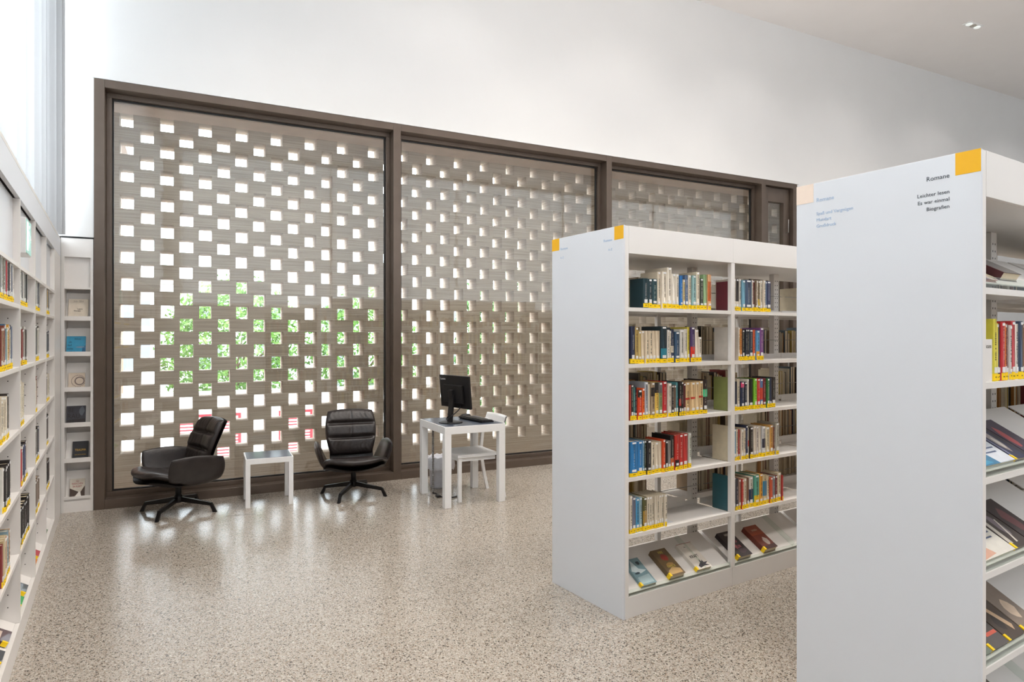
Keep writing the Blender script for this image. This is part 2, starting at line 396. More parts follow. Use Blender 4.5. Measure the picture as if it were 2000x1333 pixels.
# ------------------------------------------------------------------ exterior: perforated brick screen
SY = .60
mb = MB(); HP = .1375; Z0 = 3.63 - HP / 2 - 26 * HP   # row grid so that hole rows are centred at 3.63, 3.77 ...
rnd = random.Random(4)
def jit(a): return rnd.uniform(-a, a)
zl = 3.63 - HP * 24 - HP / 2      # lower edge of the lowest hole row
xa, xb = -3.8, 12.2
mb.box(xa, xb, SY, SY + .24, -.3, zl)
mb.box(xa, xb, SY, SY + .24, 3.77 + HP / 2, 4.3)
r = 0
while True:
    zz = zl + r * HP
    if zz > 3.77 + HP / 2 - .01: break
    odd = (round((3.63 - (zz + HP / 2)) / HP) % 2 == 0)      # rows whose holes sit on the odd columns
    off = .20 + (.18 if odd else 0)
    n = int((xa - off) / .36) - 1
    while True:
        hx = off + n * .36            # hole centre; the brick runs to the next hole
        x0 = hx + .0625; x1 = hx + .36 - .0625
        if x0 > xb: break
        if x1 > xa:
            mb.box(x0 + jit(.004), x1 + jit(.004), SY + jit(.003), SY + .24 + jit(.004), zz - .0004, zz + HP + .0004)
        n += 1
    r += 1
sc = mb.build('brick_screen', M_brick); place(sc, FW)
tag(sc, 'pale brown perforated brick screen of checkerboard openings outside the big window', 'brick screen')
mb = MB(); mb.box(-3.6, 12.2, .30, SY, 3.83, 4.3); mb.box(-.5, FR_X1 + .3, .20, .30, 3.865, 3.945)
o = mb.build('trim_7', M_soffit); place(o, FW); tag(o, kind='structure')
mb = MB(); mb.box(-3.6, 12.2, .21, SY, -.12, -.01); o = mb.build('trim_8', M_soffit); place(o, FW); tag(o, kind='structure')
mb = MB(); mb.box(-30, 40, SY + .24, 70, -1.2, -1.0); o = mb.build('ground', M_pave); place(o, FW); tag(o, kind='structure')

# exterior things
def leafy(name, fr, x, y, zb, w, dp, h, n, m, label, group=None, trunk=True, seed=1):
    root = thing(name, label, 'tree' if trunk else 'hedge', fr, x, y, zb, group=group)
    rn = random.Random(seed); mb = MB()
    for _ in range(n):
        th = rn.uniform(0, 2 * PI); ph = math.acos(rn.uniform(-1, 1)); rr = rn.uniform(.3, 1) ** .5
        bx = rr * math.sin(ph) * math.cos(th) * w / 2; by = rr * math.sin(ph) * math.sin(th) * dp / 2; bz = h / 2 + rr * math.cos(ph) * h / 2 * (1 + .12 * math.sin(3 * th))
        if trunk: bz += .3
        s_ = rn.uniform(.05, .085); M = Matrix.Translation((bx, by, bz)) @ Matrix.Rotation(rn.uniform(0, 6.28), 4, (rn.uniform(-1, 1), rn.uniform(-1, 1), rn.uniform(.1, 1)))
        k = len(mb.v)
        for q in ((-s_, 0, 0), (0, -s_ * .5, 0), (s_, 0, 0), (0, s_ * .5, 0)): mb.v.append(tuple(M @ Vector(q)))
        mb.f.append((k, k + 1, k + 2, k + 3)); mb.mi.append(0); mb.sm.append(False)
    mb.build('foliage', m, root)
    tb = MB(); tb.tube([(0, 0, 0), (.05, 0, h * .3), (.0, .05, h * .62)], [.10, .08, .05], 8)
    for k in range(5):
        a_ = k * 1.3; tb.tube([(0, 0, h * .3 + k * .1), (math.cos(a_) * w * .28, math.sin(a_) * dp * .28, h * .65)], [.04, .02], 6)
    tb.build('trunk', M_bark, root)
    return root
leafy('garden_tree', FW, 1.9, 12, -1.0, 3.8, 3.2, 3.9, 9000, M_leaf, 'light green tree beyond the left end of the brick screen', 'trees outside', seed=2)
leafy('garden_tree', FW, 5.6, 12.5, -1.0, 3.6, 3.0, 3.7, 8000, M_leaf, 'green tree beyond the screen behind the side table', 'trees outside', seed=3)
leafy('garden_tree', FW, 7.8, 7.5, -1.0, 2.6, 2.4, 4.0, 7000, M_leafd, 'deeper green tree beyond the screen behind the right armchair', 'trees outside', seed=5)
leafy('garden_tree', FW, 10.4, 6.5, -1.0, 2.8, 2.4, 4.0, 7000, M_leafd, 'deep green tree beyond the screen behind the monitor', 'trees outside', seed=6)
leafy('garden_tree', FW, 14.4, 7.5, -1.0, 3.2, 2.4, 4.2, 6000, M_leafd, 'rightmost green tree beyond the brick screen', 'trees outside', seed=7)

bld = thing('apartment_building', 'pale rendered building with rows of windows behind the trees outside', 'building', FW, 3, 27, -1.0)
mb = MB(); mb.box(-16, 22, 0, 8, 0, 5.0); mb.build('wall', M_render, bld)
mb = MB(); mb.box(-16.4, 22.4, -.5, 8.4, 5.0, 5.3); mb.build('roof', M_roof, bld)
for i in range(12):
    for z in (1.0, 3.0):
        mb = MB(); mb.box(-14 + i * 3, -12.6 + i * 3, -.04, 0, z, z + 1.3); w_ = mb.build('window', M_white, bld)
        k = MB(); k.box(-13.93 + i * 3, -12.67 + i * 3, -.05, -.035, z + .07, z + 1.23); k.build('pane', M_winglass, w_)
pk = thing('gable_wall', 'pinkish brick house side seen through the leftmost screen openings', 'building', FW, -1.6, 9, -1.0)
mb = MB(); mb.box(-1.0, .95, 0, 3.0, 0, 7.0); mb.build('wall', M_pinkbrick, pk)
mb = MB(); mb.prism([(-1.15, -.15), (1.1, -.15), (1.1, 3.15), (-1.15, 3.15)], 7.0, 7.2); mb.build('roof', M_roof, pk)
mb = MB(); mb.box(-.3, .6, -.04, 0, 2.3, 2.9); w_ = mb.build('window', M_white, pk); k = MB(); k.box(-.25, .55, -.05, -.03, 2.35, 2.85); k.build('pane', M_winglass, w_)
# red louvred panels low outside
def louvre(x, w, label):
    g = thing('louvred_panel', label, 'shutter', FW, x, 3.4, -1.0, group='red louvred panels outside'); h = w / 2
    mb = MB(); mb.box(-h, -h + .04, -.03, .03, 0, 1.46); mb.box(h - .04, h, -.03, .03, 0, 1.46); mb.box(-h + .04, h - .04, -.03, .03, 1.42, 1.46); mb.build('frame', M_red, g)
    mb = MB(); z = .15
    while z < 1.40: mb.box(-h + .04, h - .04, -.02, .02, z, z + .018); z += .045
    mb.build('slats', M_red, g)
louvre(-.35, .5, 'red louvred panel outside, leftmost, behind the corner of the screen')
louvre(1.05, .84, 'red louvred panel outside, behind the left armchair')
louvre(2.25, .5, 'red louvred panel outside, behind the side table')
# low white garden wall
gw = thing('garden_wall', 'low pale garden wall with coping beyond the brick screen', 'wall', FW, 1, 8.0, -1.0)
mb = MB(); mb.box(-5, 5.2, 0, .25, 0, 1.35); mb.build('wall_body', M_render, gw)
mb = MB(); mb.box(-5.05, 5.25, -.05, .30, 1.35, 1.43); mb.build('coping', M_roof, gw)
# parked car
car = thing('parked_car', 'blue-grey parked car glimpsed through the screen beside the right armchair', 'car', FW, 6.4, 15, -1.0, rz=.2)
prof = [(-2.1, .35), (-2.15, .75), (-1.5, .95), (-.9, 1.42), (.7, 1.45), (1.35, .98), (2.05, .85), (2.15, .4)]
mb = MB(); T = Matrix.Rotation(R(90), 4, 'X'); mb.prism(prof, -.85, .85, T); mb.build('body', mat('car_paint', '6f8299', .25, metal=.4), car, bevel=.05)
mb = MB(); mb.prism([(-1.32, .98), (-.85, 1.36), (.64, 1.39), (1.15, .99)], -.86, .86, T); mb.build('side_windows', M_winglass, car)
for sx in (-1.35, 1.35):
    for sy in (-.75, .75):
        mb = MB(); mb.tube([(sx, sy - .1, .33), (sx, sy + .1, .33)], .33, 20); mb.build('wheel', M_black, car)

# ------------------------------------------------------------------ recessed downlights, only the one in view and its neighbours are fixtures
def downlight(x, y, label, fr=FW, grp='recessed ceiling lights'):
    t = thing('ceiling_light', label, 'ceiling light', fr, x, y, H, group=grp)
    mb = MB(); mb.box(-.17, .17, -.065, .065, -.012, 0); mb.build('frame', M_white, t, bevel=.003)
    for k in (-.105, 0, .105):
        mb = MB(); mb.lathe([(.045, -.02), (.045, -.012)], 24, k, 0); q = mb.build('lens', M_exitw if k else mat('dim_lens', 'b9b2a8', .3), t)
    return t
lx = (7.0 - FW.ox) * FW.dx + (9.87 - FW.oy) * FW.dy; ly = -(7.0 - FW.ox) * FW.dy + (9.87 - FW.oy) * FW.dx
downlight(lx, ly, 'small white triple spotlight recessed in the ceiling, top right')

# ------------------------------------------------------------------ books
def bm_col(h): return mat('cover_' + h, h, .38, var=.05, vscale=30, coat=.15)
def contrast(h):
    r_, g_, b_ = (int(h[i:i + 2], 16) for i in (0, 2, 4))
    t_ = (50, 46, 44) if r_ * .3 + g_ * .6 + b_ * .1 > 125 else (226, 218, 204)
    return '%02x%02x%02x' % tuple(int((t_[k] * .6 + (r_, g_, b_)[k] * .4) / 12) * 12 for k in range(3))
def cname(h):
    r_, g_, b_ = (int(h[i:i + 2], 16) / 255 for i in (0, 2, 4)); mx, mn = max(r_, g_, b_), min(r_, g_, b_); v = mx; s = (mx - mn) / mx if mx else 0
    if v < .24: return 'black'
    if s < .16:
        return 'white' if v > .86 else ('light grey' if v > .7 else ('grey' if v > .42 else 'charcoal'))
    hu = 0
    if mx == r_: hu = (60 * ((g_ - b_) / (mx - mn))) % 360
    elif mx == g_: hu = 60 * (2 + (b_ - r_) / (mx - mn))
    else: hu = 60 * (4 + (r_ - g_) / (mx - mn))
    if hu < 14 or hu > 340: return 'maroon' if v < .55 else ('pink' if s < .4 else 'red')
    if hu < 42: return ('cream' if s < .32 and v > .75 else 'brown' if v < .62 else 'tan' if s < .55 else 'orange')
    if hu < 66: return 'cream' if s < .3 and v > .7 else ('olive' if v < .62 else 'yellow')
    if hu < 165: return 'dark green' if v < .45 else 'green'
    if hu < 200: return 'dark teal' if v < .45 else 'teal'
    if hu < 255: return 'navy' if v < .4 else 'blue'
    return 'purple'
BOOKN = [0]
def book(fr, x, y, z, w, h, d, colr, label, group, tagh=.026, white=True, deco=None, cat='book'):
    """spine at local y=0 facing -y; x is the middle of the thickness"""
    BOOKN[0] += 1; rn = random.Random(BOOKN[0] * 7 + 3)
    root = thing('book', label, cat, fr, x, y, z, group=group)
    t = .0022; b = min(.004, w * .25); hw = w / 2
    arc_o = [(hw * math.cos(a), b - b * math.sin(a)) for a in [PI * k / 6 for k in range(0, 7)]]      # from +hw to -hw over y=0
    arc_o = [(px, py) for px, py in arc_o]
    hi = hw - t
    arc_i = [(hi * math.cos(a), b + t * .2 - (b - t) * math.sin(a) if b > t else b + t) for a in [PI * k / 4 for k in range(4, -1, -1)]]
    poly = [(hw, d)] + arc_o + [(-hw, d), (-hi, d)] + arc_i + [(hi, d)]
    mb = MB(); n = len(mb.v); K = len(poly)
    mb.v += [(px, py, 0) for px, py in poly] + [(px, py, h) for px, py in poly]
    for i in range(K):
        j = (i + 1) % K; mb.f.append((n + i, n + K + i, n + K + j, n + j)); mb.mi.append(0); mb.sm.append(1 <= i <= 6)
    # caps as strips (outer chain against inner chain)
    def cap(zo, up):
        ch_o = [0, 1, 4, 7, 8]; ch_i = [K - 1, K - 2, K - 4, K - 6, 9]
        for q in range(4):
            f = [n + zo + ch_o[q], n + zo + ch_o[q + 1], n + zo + ch_i[q + 1], n + zo + ch_i[q]]
            mb.f.append(tuple(f if up else f[::-1])); mb.mi.append(0); mb.sm.append(False)
    cap(0, False); cap(K, True)
    mats = [bm_col(colr)]
    if deco:                       # second colour zone on the spine: (colour, z0, z1)
        mb.cur = len(mats); mats.append(bm_col(deco[0])); arc2 = [(px * 1.0, py - .0005) for px, py in arc_o]
        nn = len(mb.v); q = len(arc2)
        for zz in (deco[1] * h, deco[2] * h): mb.v += [(px, py, zz) for px, py in arc2]
        for i in range(q - 1): mb.f.append((nn + i, nn + q + i, nn + q + i + 1, nn + i + 1)); mb.mi.append(mb.cur); mb.sm.append(True)
    mb.build('cover', mats, root)
    pg = MB(); pg.box(-hi + .0003, hi - .0003, b + .001, d - .004, .003, h - .004); pg.build('pages', M_paper, root)
    # title set as a run of small strokes up the spine
    if w > .009 and rn.random() < .75:
        tb = MB(); zz = h * rn.uniform(.28, .36); top = h * rn.uniform(.72, .92); sw = min(w * .24, .006)
        while zz < top:
            l = rn.uniform(.002, .0055)
            if rn.random() < .86: tb.box(-sw * rn.uniform(.6, 1) / 1.4, sw * rn.uniform(.6, 1) / 1.4, -.0009, .0003, zz, zz + l)
            zz += l + rn.uniform(.0015, .003)
        tb.build('spine_title', bm_col(contrast(colr)), root)
    if tagh:
        lb = MB(); kx = rn.choice((1.02, 1.02, .86, .92)); lo = [(px * kx, py - .0012) for px, py in arc_o]; lo = [(hw * kx, .014 if kx > 1 else .003)] + lo + [(-hw * kx, .014 if kx > 1 else .003)]
        q = len(lo); z0 = .001 + rn.uniform(0, .003); z1 = tagh + rn.uniform(-.004, .005)
        lb.v += [(px, py, z0) for px, py in lo] + [(px, py, z1) for px, py in lo]
        for i in range(q - 1): lb.f.append((i, q + i, q + i + 1, i + 1)); lb.mi.append(0); lb.sm.append(True)
        lb.cur = 1; lb.box(-hw * .35, hw * .35, -.0016, -.0008, z0 + tagh * .4, z0 + tagh * .55)
        lb.build('shelf_tag', [M_tag, mat('tag_print', '8a7410', .6)], root)
        if white and w > .011:
            wb = MB(); wb.box(-hw * .55, hw * .55, -.0014, .001, tagh + .003, tagh + .003 + rn.uniform(.010, .022))
            wb.build('call_number_label', M_white, root)
            if rn.random() < .7:
                wb = MB(); wb.box(-hw * .5, hw * .5, -.0012, .001, h - .013, h - .004); wb.build('top_label', M_white, root)
    return root

ORD = 'first second third fourth fifth sixth seventh eighth ninth tenth eleventh twelfth thirteenth fourteenth fifteenth sixteenth seventeenth eighteenth nineteenth twentieth twenty-first twenty-second twenty-third twenty-fourth twenty-fifth'.split()
def ppx(fr, y, u):
    """x along a front (at depth y behind it) seen at photo column u"""
    k = (u - 1000) / 1270; o = fr.p(0, y); return (k * o.y - o.x) / (fr.dx - k * fr.dy)
SHZ = [1.746, 1.427, 1.107, .787, .468]
SHN = ['top shelf', 'second shelf', 'third shelf', 'fourth shelf', 'fifth shelf']
def shelf_row(fr, z, items, where, group, conv, yf=.012, vcut=None):
    """items: (x0, x1, ytop, colour[, deco]) in the units of a zoomed view; conv -> photo px"""
    sc_, ox, oy = conv; prev = -9
    for i, it in enumerate(items):
        x0 = ppx(fr, yf, ox + it[0] / sc_); x1 = ppx(fr, yf, ox + it[1] / sc_)
        x0 = max(x0, prev + .0004); w = x1 - x0 - .0006
        if w < .005: w = .005
        xm = x0 + w / 2; P = fr.p(xm, yf); v = oy + it[2] / sc_; h = 1.58 + (658.5 - v) / 1270 * P.y - z
        h = max(.14, min(h, .29)); d = min(.205, h * (.66 + .05 * ((i * 7) % 3)))
        thick = 'thick ' if w > .032 else ('slim ' if w < .014 else '')
        lab = '%s%s book, %s from left, %s' % (thick, cname(it[3]), ORD[min(i, 24)], where)
        book(fr, xm, yf + (((i * 5) % 4) - 1) * .0025, z, w, h, d, it[3], lab, group, deco=it[4] if len(it) > 4 else None)
        prev = x0 + w
C1 = (5.331, 1210, 500); C2 = (5.714, 1210, 730); C3 = (4.597, 1210, 920)
K, CR, DT, NV, BL, SB = '1e1c1e', 'ddd0ba', '1e3a42', '27304a', '2a6aa8', '4d6480'
A1 = [(245, 300, 235, DT), (301, 345, 240, DT), (346, 400, 240, '2a4a50'), (402, 440, 165, CR), (441, 497, 165, 'e4d9c6'), (498, 548, 122, 'e6dccb'), (552, 593, 188, 'e8dfd0'), (595, 629, 190, 'e4dac8'),
      (631, 659, 205, '2f74b8'), (661, 687, 248, 'd6c08a'), (689, 721, 200, '5a7090'), (723, 756, 200, CR), (758, 799, 205, '8fb5b4'), (801, 838, 170, 'e8dcc4'), (842, 880, 235, '3c463a'), (881, 920, 195, '93b284'), (922, 955, 195, 'e2ae80', ('c8622c', .25, .8))]
A2 = [(118, 162, 735, NV), (165, 201, 745, 'b59a5a'), (203, 232, 785, 'c0a86c'), (234, 270, 780, 'dccbb0'), (272, 309, 780, 'dccbb0'), (311, 350, 780, 'dccbb0'), (352, 384, 780, 'dccbb0'), (386, 430, 780, 'dccbb0'),
      (432, 496, 735, '22363f', ('2f7f92', .14, .40)), (498, 526, 770, 'd8d2c8'), (528, 544, 780, 'd8cdb8'), (546, 576, 762, '2c3550', ('d8cdb8', .3, .5)), (578, 627, 790, '3c5670'), (629, 679, 770, 'd0ccc4'), (681, 714, 762, 'ddd6ca'), (716, 739, 742, 'd8c74e'),
      (741, 787, 742, '4a3a68', ('d8392c', .15, .44)), (789, 825, 770, 'e2d6c6'), (827, 862, 845, 'dfd3c4')]
A3 = [(116, 128, 128, 'b8483c'), (130, 160, 125, '2a2428'), (162, 180, 155, '3f8078'), (182, 202, 155, '23283a'), (204, 254, 182, 'cf3f24', ('2b2220', .75, 1)), (256, 285, 165, 'e8662a'), (287, 328, 95, 'a9aeb6'), (330, 350, 120, CR), (352, 396, 100, '9f8a70', ('2b2626', .62, .86)),
      (398, 442, 95, 'e2bc58', ('29282a', .7, .99)), (444, 487, 100, '8a9a6c', ('6b6a6c', .7, 1)), (489, 540, 90, 'b8262e'), (542, 582, 110, 'd8cfc0'), (584, 610, 130, '2c2626'), (612, 640, 130, '6e5a4c'), (642, 665, 100, '5a98a0'), (667, 690, 90, '2a2224', ('c03a36', .3, .5)),
      (692, 718, 92, '1e1a1c'), (720, 746, 110, '5c2326'), (748, 794, 100, 'd8b98a', ('c0392e', .47, .53)), (796, 846, 98, 'd8b98a', ('c0392e', .49, .55)), (848, 892, 95, 'dcc094'), (894, 940, 85, 'd8b98a', ('c0392e', .50, .56)), (942, 992, 70, '34282a', ('4fc08c', .5, .72))]
A4 = [(120, 202, 762, '2f79b4'), (206, 262, 757, '2f79b4'), (264, 285, 752, '7fa8c4'), (287, 308, 748, '2c3a2a'), (310, 355, 745, '262426'), (357, 399, 768, CR), (401, 444, 768, 'd8cbb4'), (446, 480, 762, 'd8cbb4'), (482, 513, 738, 'd8502c'),
      (515, 545, 752, '221e20'), (547, 580, 752, '8a8480'), (582, 620, 692, '26282c', ('c8643a', .12, .36)), (622, 668, 692, 'c0342c', ('2a1a1a', .08, .3)), (670, 712, 682, 'b8332e'), (714, 768, 672, 'b83430'), (780, 812, 667, 'cfd4c8')]
A5 = [(92, 115, 228, 'dccfbc'), (116, 150, 240, '6a6f80'), (151, 185, 250, '4f9cc8'), (186, 212, 242, '9ab4bc'), (213, 247, 240, '5c5a34', ('b08a3c', .2, .6)), (248, 271, 236, 'd6cbb8'), (272, 295, 233, 'd6cbb8'), (296, 317, 229, 'd6cbb8'), (318, 339, 226, 'd6cbb8'), (340, 359, 223, 'd6cbb8'), (360, 381, 219, 'd6cbb8'), (382, 404, 215, 'd6cbb8'), (405, 428, 211, 'd6cbb8')]
B1 = [(1168, 1186, 262, '6e2430'), (1190, 1215, 240, 'dcd2c4'), (1216, 1250, 240, '2a2522', ('e0d8c8', .1, .3)), (1252, 1274, 240, 'cfc8bc'), (1276, 1310, 255, '6f9fb4'), (1312, 1382, 252, '44546c'), (1384, 1397, 252, 'e0d8ca'), (1398, 1412, 255, '6e2a2a'), (1414, 1430, 262, '6f5a48'), (1431, 1445, 258, 'e0d4c0'),
      (1447, 1472, 260, '6c5a3c', ('d8b83c', .2, .4)), (1474, 1497, 256, 'e0d6c6'), (1499, 1521, 256, 'd8cbb8'), (1522, 1536, 268, '5f7490'), (1538, 1582, 266, '2c3354')]
B2 = [(1170, 1186, 742, 'd8cfc4'), (1240, 1255, 745, 'dcd0c2'), (1257, 1284, 760, 'd08a40'), (1286, 1312, 772, '24262c'), (1313, 1332, 765, '2a3038'), (1333, 1354, 765, '24262c'), (1356, 1397, 768, '2c3848'), (1398, 1424, 770, 'd8623a'), (1426, 1461, 778, '5a98c4', ('e8a83c', .05, .3)), (1463, 1505, 750, '7a4a88')]
B3 = [(1246, 1266, 45, '9aa060'), (1268, 1285, 60, 'd8cdb8'), (1287, 1322, 92, '2b3246'), (1324, 1354, 62, 'd8cdb8'), (1356, 1393, 92, '2b3550', ('e04878', .8, .97)), (1395, 1429, 95, '232a3c'), (1431, 1451, 62, 'e0d8cc'), (1453, 1501, 60, '1f2022'), (1503, 1536, 56, '86c83c'), (1538, 1574, 58, 'cc2c34'), (1576, 1609, 60, '5a7cae', ('c84838', .3, .7)),
      (1611, 1645, 55, '7c2430'), (1647, 1676, 55, '3a7a44'), (1678, 1700, 50, '2a3050'), (1702, 1750, 42, '2a2422')]
B4 = [(1240, 1264, 592, 'd6c8ac'), (1268, 1304, 622, '3a88b0'), (1306, 1330, 626, 'ddd2c0'), (1332, 1355, 628, 'a83a34'), (1357, 1385, 625, 'ddd2c2'), (1387, 1412, 612, 'd8cbb6'), (1415, 1441, 582, '2b3350'), (1443, 1451, 610, 'e4ddd0', ('d8442c', .4, .6)), (1453, 1494, 600, '2c2424'), (1496, 1529, 588, 'd4c8b8'), (1531, 1559, 590, 'cfc6bc'),
      (1561, 1591, 586, 'd8cfc0'), (1593, 1629, 592, 'c8c8c8', ('2c3040', .3, .6)), (1631, 1681, 600, 'd2c6a8'), (1683, 1721, 578, 'd09a50'), (1723, 1741, 600, '7c4c3c'), (1743, 1782, 552, 'b4b0a4')]
B5 = [(998, 1014, 55, '2b5a64'), (1018, 1045, 62, 'a09c98'), (1047, 1075, 72, '3c3e48'), (1077, 1099, 80, 'a08070'), (1101, 1115, 78, 'c0443c'), (1117, 1144, 72, 'd4c6ae'), (1146, 1169, 66, '7c5844'), (1171, 1209, 58, 'd4cfc6', ('2b3a5c', .2, .6)), (1211, 1256, 40, '5aa08c', ('e8c020', 0, .36)), (1258, 1289, 30, 'dd9c34'), (1291, 1329, 40, 'c8b890', ('3c84a8', .3, .8)),
      (1331, 1351, 45, 'd8c8ac'), (1353, 1376, 60, 'c85a3c'), (1378, 1401, 50, '8c8c90'), (1403, 1424, 45, '7a2c2c'), (1426, 1459, 20, 'd2c4a8'), (1461, 1469, 40, 'b83a38')]
cvs = [C1, C1, C2, C2, C3]
for i, row in enumerate((A1, A2, A3, A4, A5)):
    shelf_row(FA, SHZ[i], row, '%s, left bay of middle bookcase' % SHN[i], 'books in the left bay of the middle bookcase', cvs[i])
for i, row in enumerate((B1, B2, B3, B4, B5)):
    shelf_row(FA, SHZ[i], row, '%s, right bay of middle bookcase' % SHN[i], 'books in the right bay of the middle bookcase', cvs[i])

# ------------------------------------------------------------------ double-sided library bookcase
PW = .672; BAY = .885; SD = .285
def bookcase(fr, label, nb, left_slopes, text_fn, group):
    t = thing('library_bookcase', label, 'bookcase', fr, group=group)
    L_ = .045 + nb * BAY
    # end panels (painted face outwards, white edge)
    for xx, nm in ((0, 'left'), (L_, 'right')):
        mb = MB(); mb.box(xx, xx + .012, 0, PW, 0, 2.205); ep = mb.build('end_panel', M_panel, t, bevel=.0015)
        mb = MB(); mb.box(xx + .012 if nm == 'left' else xx - .028, xx + .040 if nm == 'left' else xx, .002, PW - .002, 0, 2.203); mb.build('panel_core', M_shelf, t)
        if nm == 'left': text_fn(ep)
    x0, x1 = .040, L_ - .028
    for b in range(nb):
        a = .0405 + b * BAY if b == 0 else .043 + b * BAY; e = .043 + (b + 1) * BAY - .001 if b < nb - 1 else x1 - .0005
        for y0, y1 in ((0, .018), (PW - .018, PW)):
            mb = MB(); mb.box(a, e, y0, y1, 2.049, 2.203); mb.build('fascia', M_shelf, t, bevel=.001)
        for y0, y1 in ((.006, .026), (PW - .026, PW - .006)):
            mb = MB(); mb.box(a, e, y0, y1, 0.0, .118); mb.build('plinth', M_shelf, t, bevel=.001)
        mb = MB(); mb.box(a, e, .0185, PW - .0185, 2.049, 2.062); mb.build('canopy', M_shelf, t)
        mb = MB(); mb.box(a, e, .027, PW - .027, .10, .117); mb.build('bottom_board', M_shelf, t)
    for b in range(1, nb):
        xm = .043 + b * BAY
        for y0, y1 in ((.001, .03), (PW - .03, PW - .001)):
            mb = MB(); mb.box(xm - .017, xm + .017, y0, y1, .119, 2.048); mb.build('front_post', M_shelf, t, bevel=.0015)
    # perforated uprights on the centre line: two per bay end
    for b in range(nb + 1):
        for q in (0,):
            xm = min(max(.043 + b * BAY, .075), x1 - .04)
            mb = MB(); mb.box(xm - .028, xm + .028, PW / 2 - .02, PW / 2 + .02, .118, 2.048); mb.cur = 1
            z = .2
            while z < 2.0:
                for dx in (-.012, .012):
                    mb.box(xm + dx - .003, xm + dx + .003, PW / 2 - .0206, PW / 2 - .0199, z, z + .008)
                z += .032
            mb.build('perforated_upright', [M_shelf, M_black], t)
    # additional slim uprights mid-bay
    for b in range(nb):
        xm = .043 + (b + .5) * BAY; mb = MB(); mb.box(xm - .02, xm + .02, PW / 2 - .012, PW / 2 + .012, .118, 2.048); mb.cur = 1; z = .2
        while z < 2.0:
            for dx in (-.01, .01): mb.box(xm + dx - .003, xm + dx + .003, PW / 2 - .0126, PW / 2 - .0119, z, z + .008)
            z += .032
        if False: mb.build('perforated_upright', [M_shelf, M_black], t)
    for b in range(nb):
        a = .0405 if b == 0 else .0605 + b * BAY; e = .025 + (b + 1) * BAY if b < nb - 1 else x1 - .0005
        for i, z in enumerate(SHZ):
            for side in (0, 1):
                mb = MB(); y0, y1 = (0.004, .004 + SD) if side == 0 else (PW - .004 - SD, PW - .004)
                mb.box(a, e, y0, y1, z - .004, z)
                yy = (y0, y0 + .015) if side == 0 else (y1 - .015, y1)
                mb.box(a, e, yy[0], yy[1], z - .022, z - .004)
                yb = (y1 - .003, y1) if side == 0 else (y0, y0 + .003)
                mb.box(a, e, yb[0], yb[1], z, z + .03)
                mb.build('shelf', M_shelf, t)
            mb = MB(); mb.tube([(a, SD - .03, z + .13), (e, SD - .03, z + .13)], .0022, 6); mb.build('wire_backstop', M_steel, t)
        slopes = [.118] + [SHZ[i] for i in left_slopes] if True else []
        for z in slopes:
            mb = MB(); th = 30; Tm = Matrix.Translation((0, .012, z + .012)) @ Matrix.Rotation(R(th), 4, 'X')
            mb.box(a + .001, e - .001, .004, .30, 0, .004, Tm); mb.build('display_slope', M_shelf, t)
            mb = MB(); mb.box(a + .001, e - .001, .008, .0105, z + .0005, z + .038); mb.build('acrylic_lip', M_acryl, t)
        mb = MB(); Tm = Matrix.Translation((0, .012, .13)) @ Matrix.Rotation(R(30), 4, 'X'); xm = (a + e) / 2 + .2
        mb.box(xm - .003, xm + .003, .01, .29, .005, .04, Tm); mb.build('acrylic_divider', M_acryl, t)
    return t
def text_near(ep):
    mb = MB(); mb.box(-.0006, .0004, .0005, .0765, 2.129, 2.2045); mb.build('yellow_square', M_yellow, ep)
    mb = MB(); mb.box(-.0006, .0004, PW - .0765, PW - .0005, 2.129, 2.2045); mb.build('glare_washed_square', M_yellow_washed, ep)  # far yellow square, painted pale for the glare on it
    rot = (R(90), 0, R(-90))
    lettering('Romane', .0225, M_ink, ep, (-.0005, .094, 2.127), 'RIGHT', 'heading_lettering', rot=rot, ext=.0003)
    lettering(['Leichter lesen', 'Es war einmal', 'Biografien'], .0185, M_ink, ep, (-.0005, .094, 2.073), 'RIGHT', 'shelf_lettering', rot=rot, spacing=1.36, ext=.0003)
    lettering('Romane', .0225, M_inkpale, ep, (-.0005, .583, 2.127), 'LEFT', 'heading_lettering', rot=rot, ext=.0003)  # lettering on this side is paled by glare put into its colour
    lettering(['Spaß und Vergnügen', 'Mundart', 'Großdruck'], .0185, M_inkpale, ep, (-.0005, .583, 2.073), 'LEFT', 'shelf_lettering', rot=rot, spacing=1.36, ext=.0003)
def text_mid(ep):
    mb = MB(); mb.box(-.0006, .0004, .0005, .0765, 2.129, 2.2045); mb.build('yellow_square', M_yellow, ep)
    mb = MB(); mb.box(-.0006, .0004, PW - .0765, PW - .0005, 2.129, 2.2045); mb.build('yellow_square', M_yellow, ep)
    rot = (R(90), 0, R(-90))
    lettering('Romane', .0225, M_inkpale, ep, (-.0005, .094, 2.127), 'RIGHT', 'heading_lettering', rot=rot, ext=.0003)
    lettering('A–Z', .0185, M_inkpale, ep, (-.0005, .094, 2.073), 'RIGHT', 'shelf_lettering', rot=rot, ext=.0003)
    lettering('Romane', .0225, M_inkpale, ep, (-.0005, .583, 2.127), 'LEFT', 'heading_lettering', rot=rot, ext=.0003)
    lettering('A–Z', .0185, M_inkpale, ep, (-.0005, .583, 2.073), 'LEFT', 'shelf_lettering', rot=rot, ext=.0003)
bookcase(FA, 'white double-sided library bookcase, two yellow squares on its end panel, in the middle', 4, [], text_mid, 'library bookcases')
bookcase(FB, 'nearest white library bookcase with Romane lettering and a large blank end panel', 4, [0, 2, 3, 4], text_near, 'library bookcases')

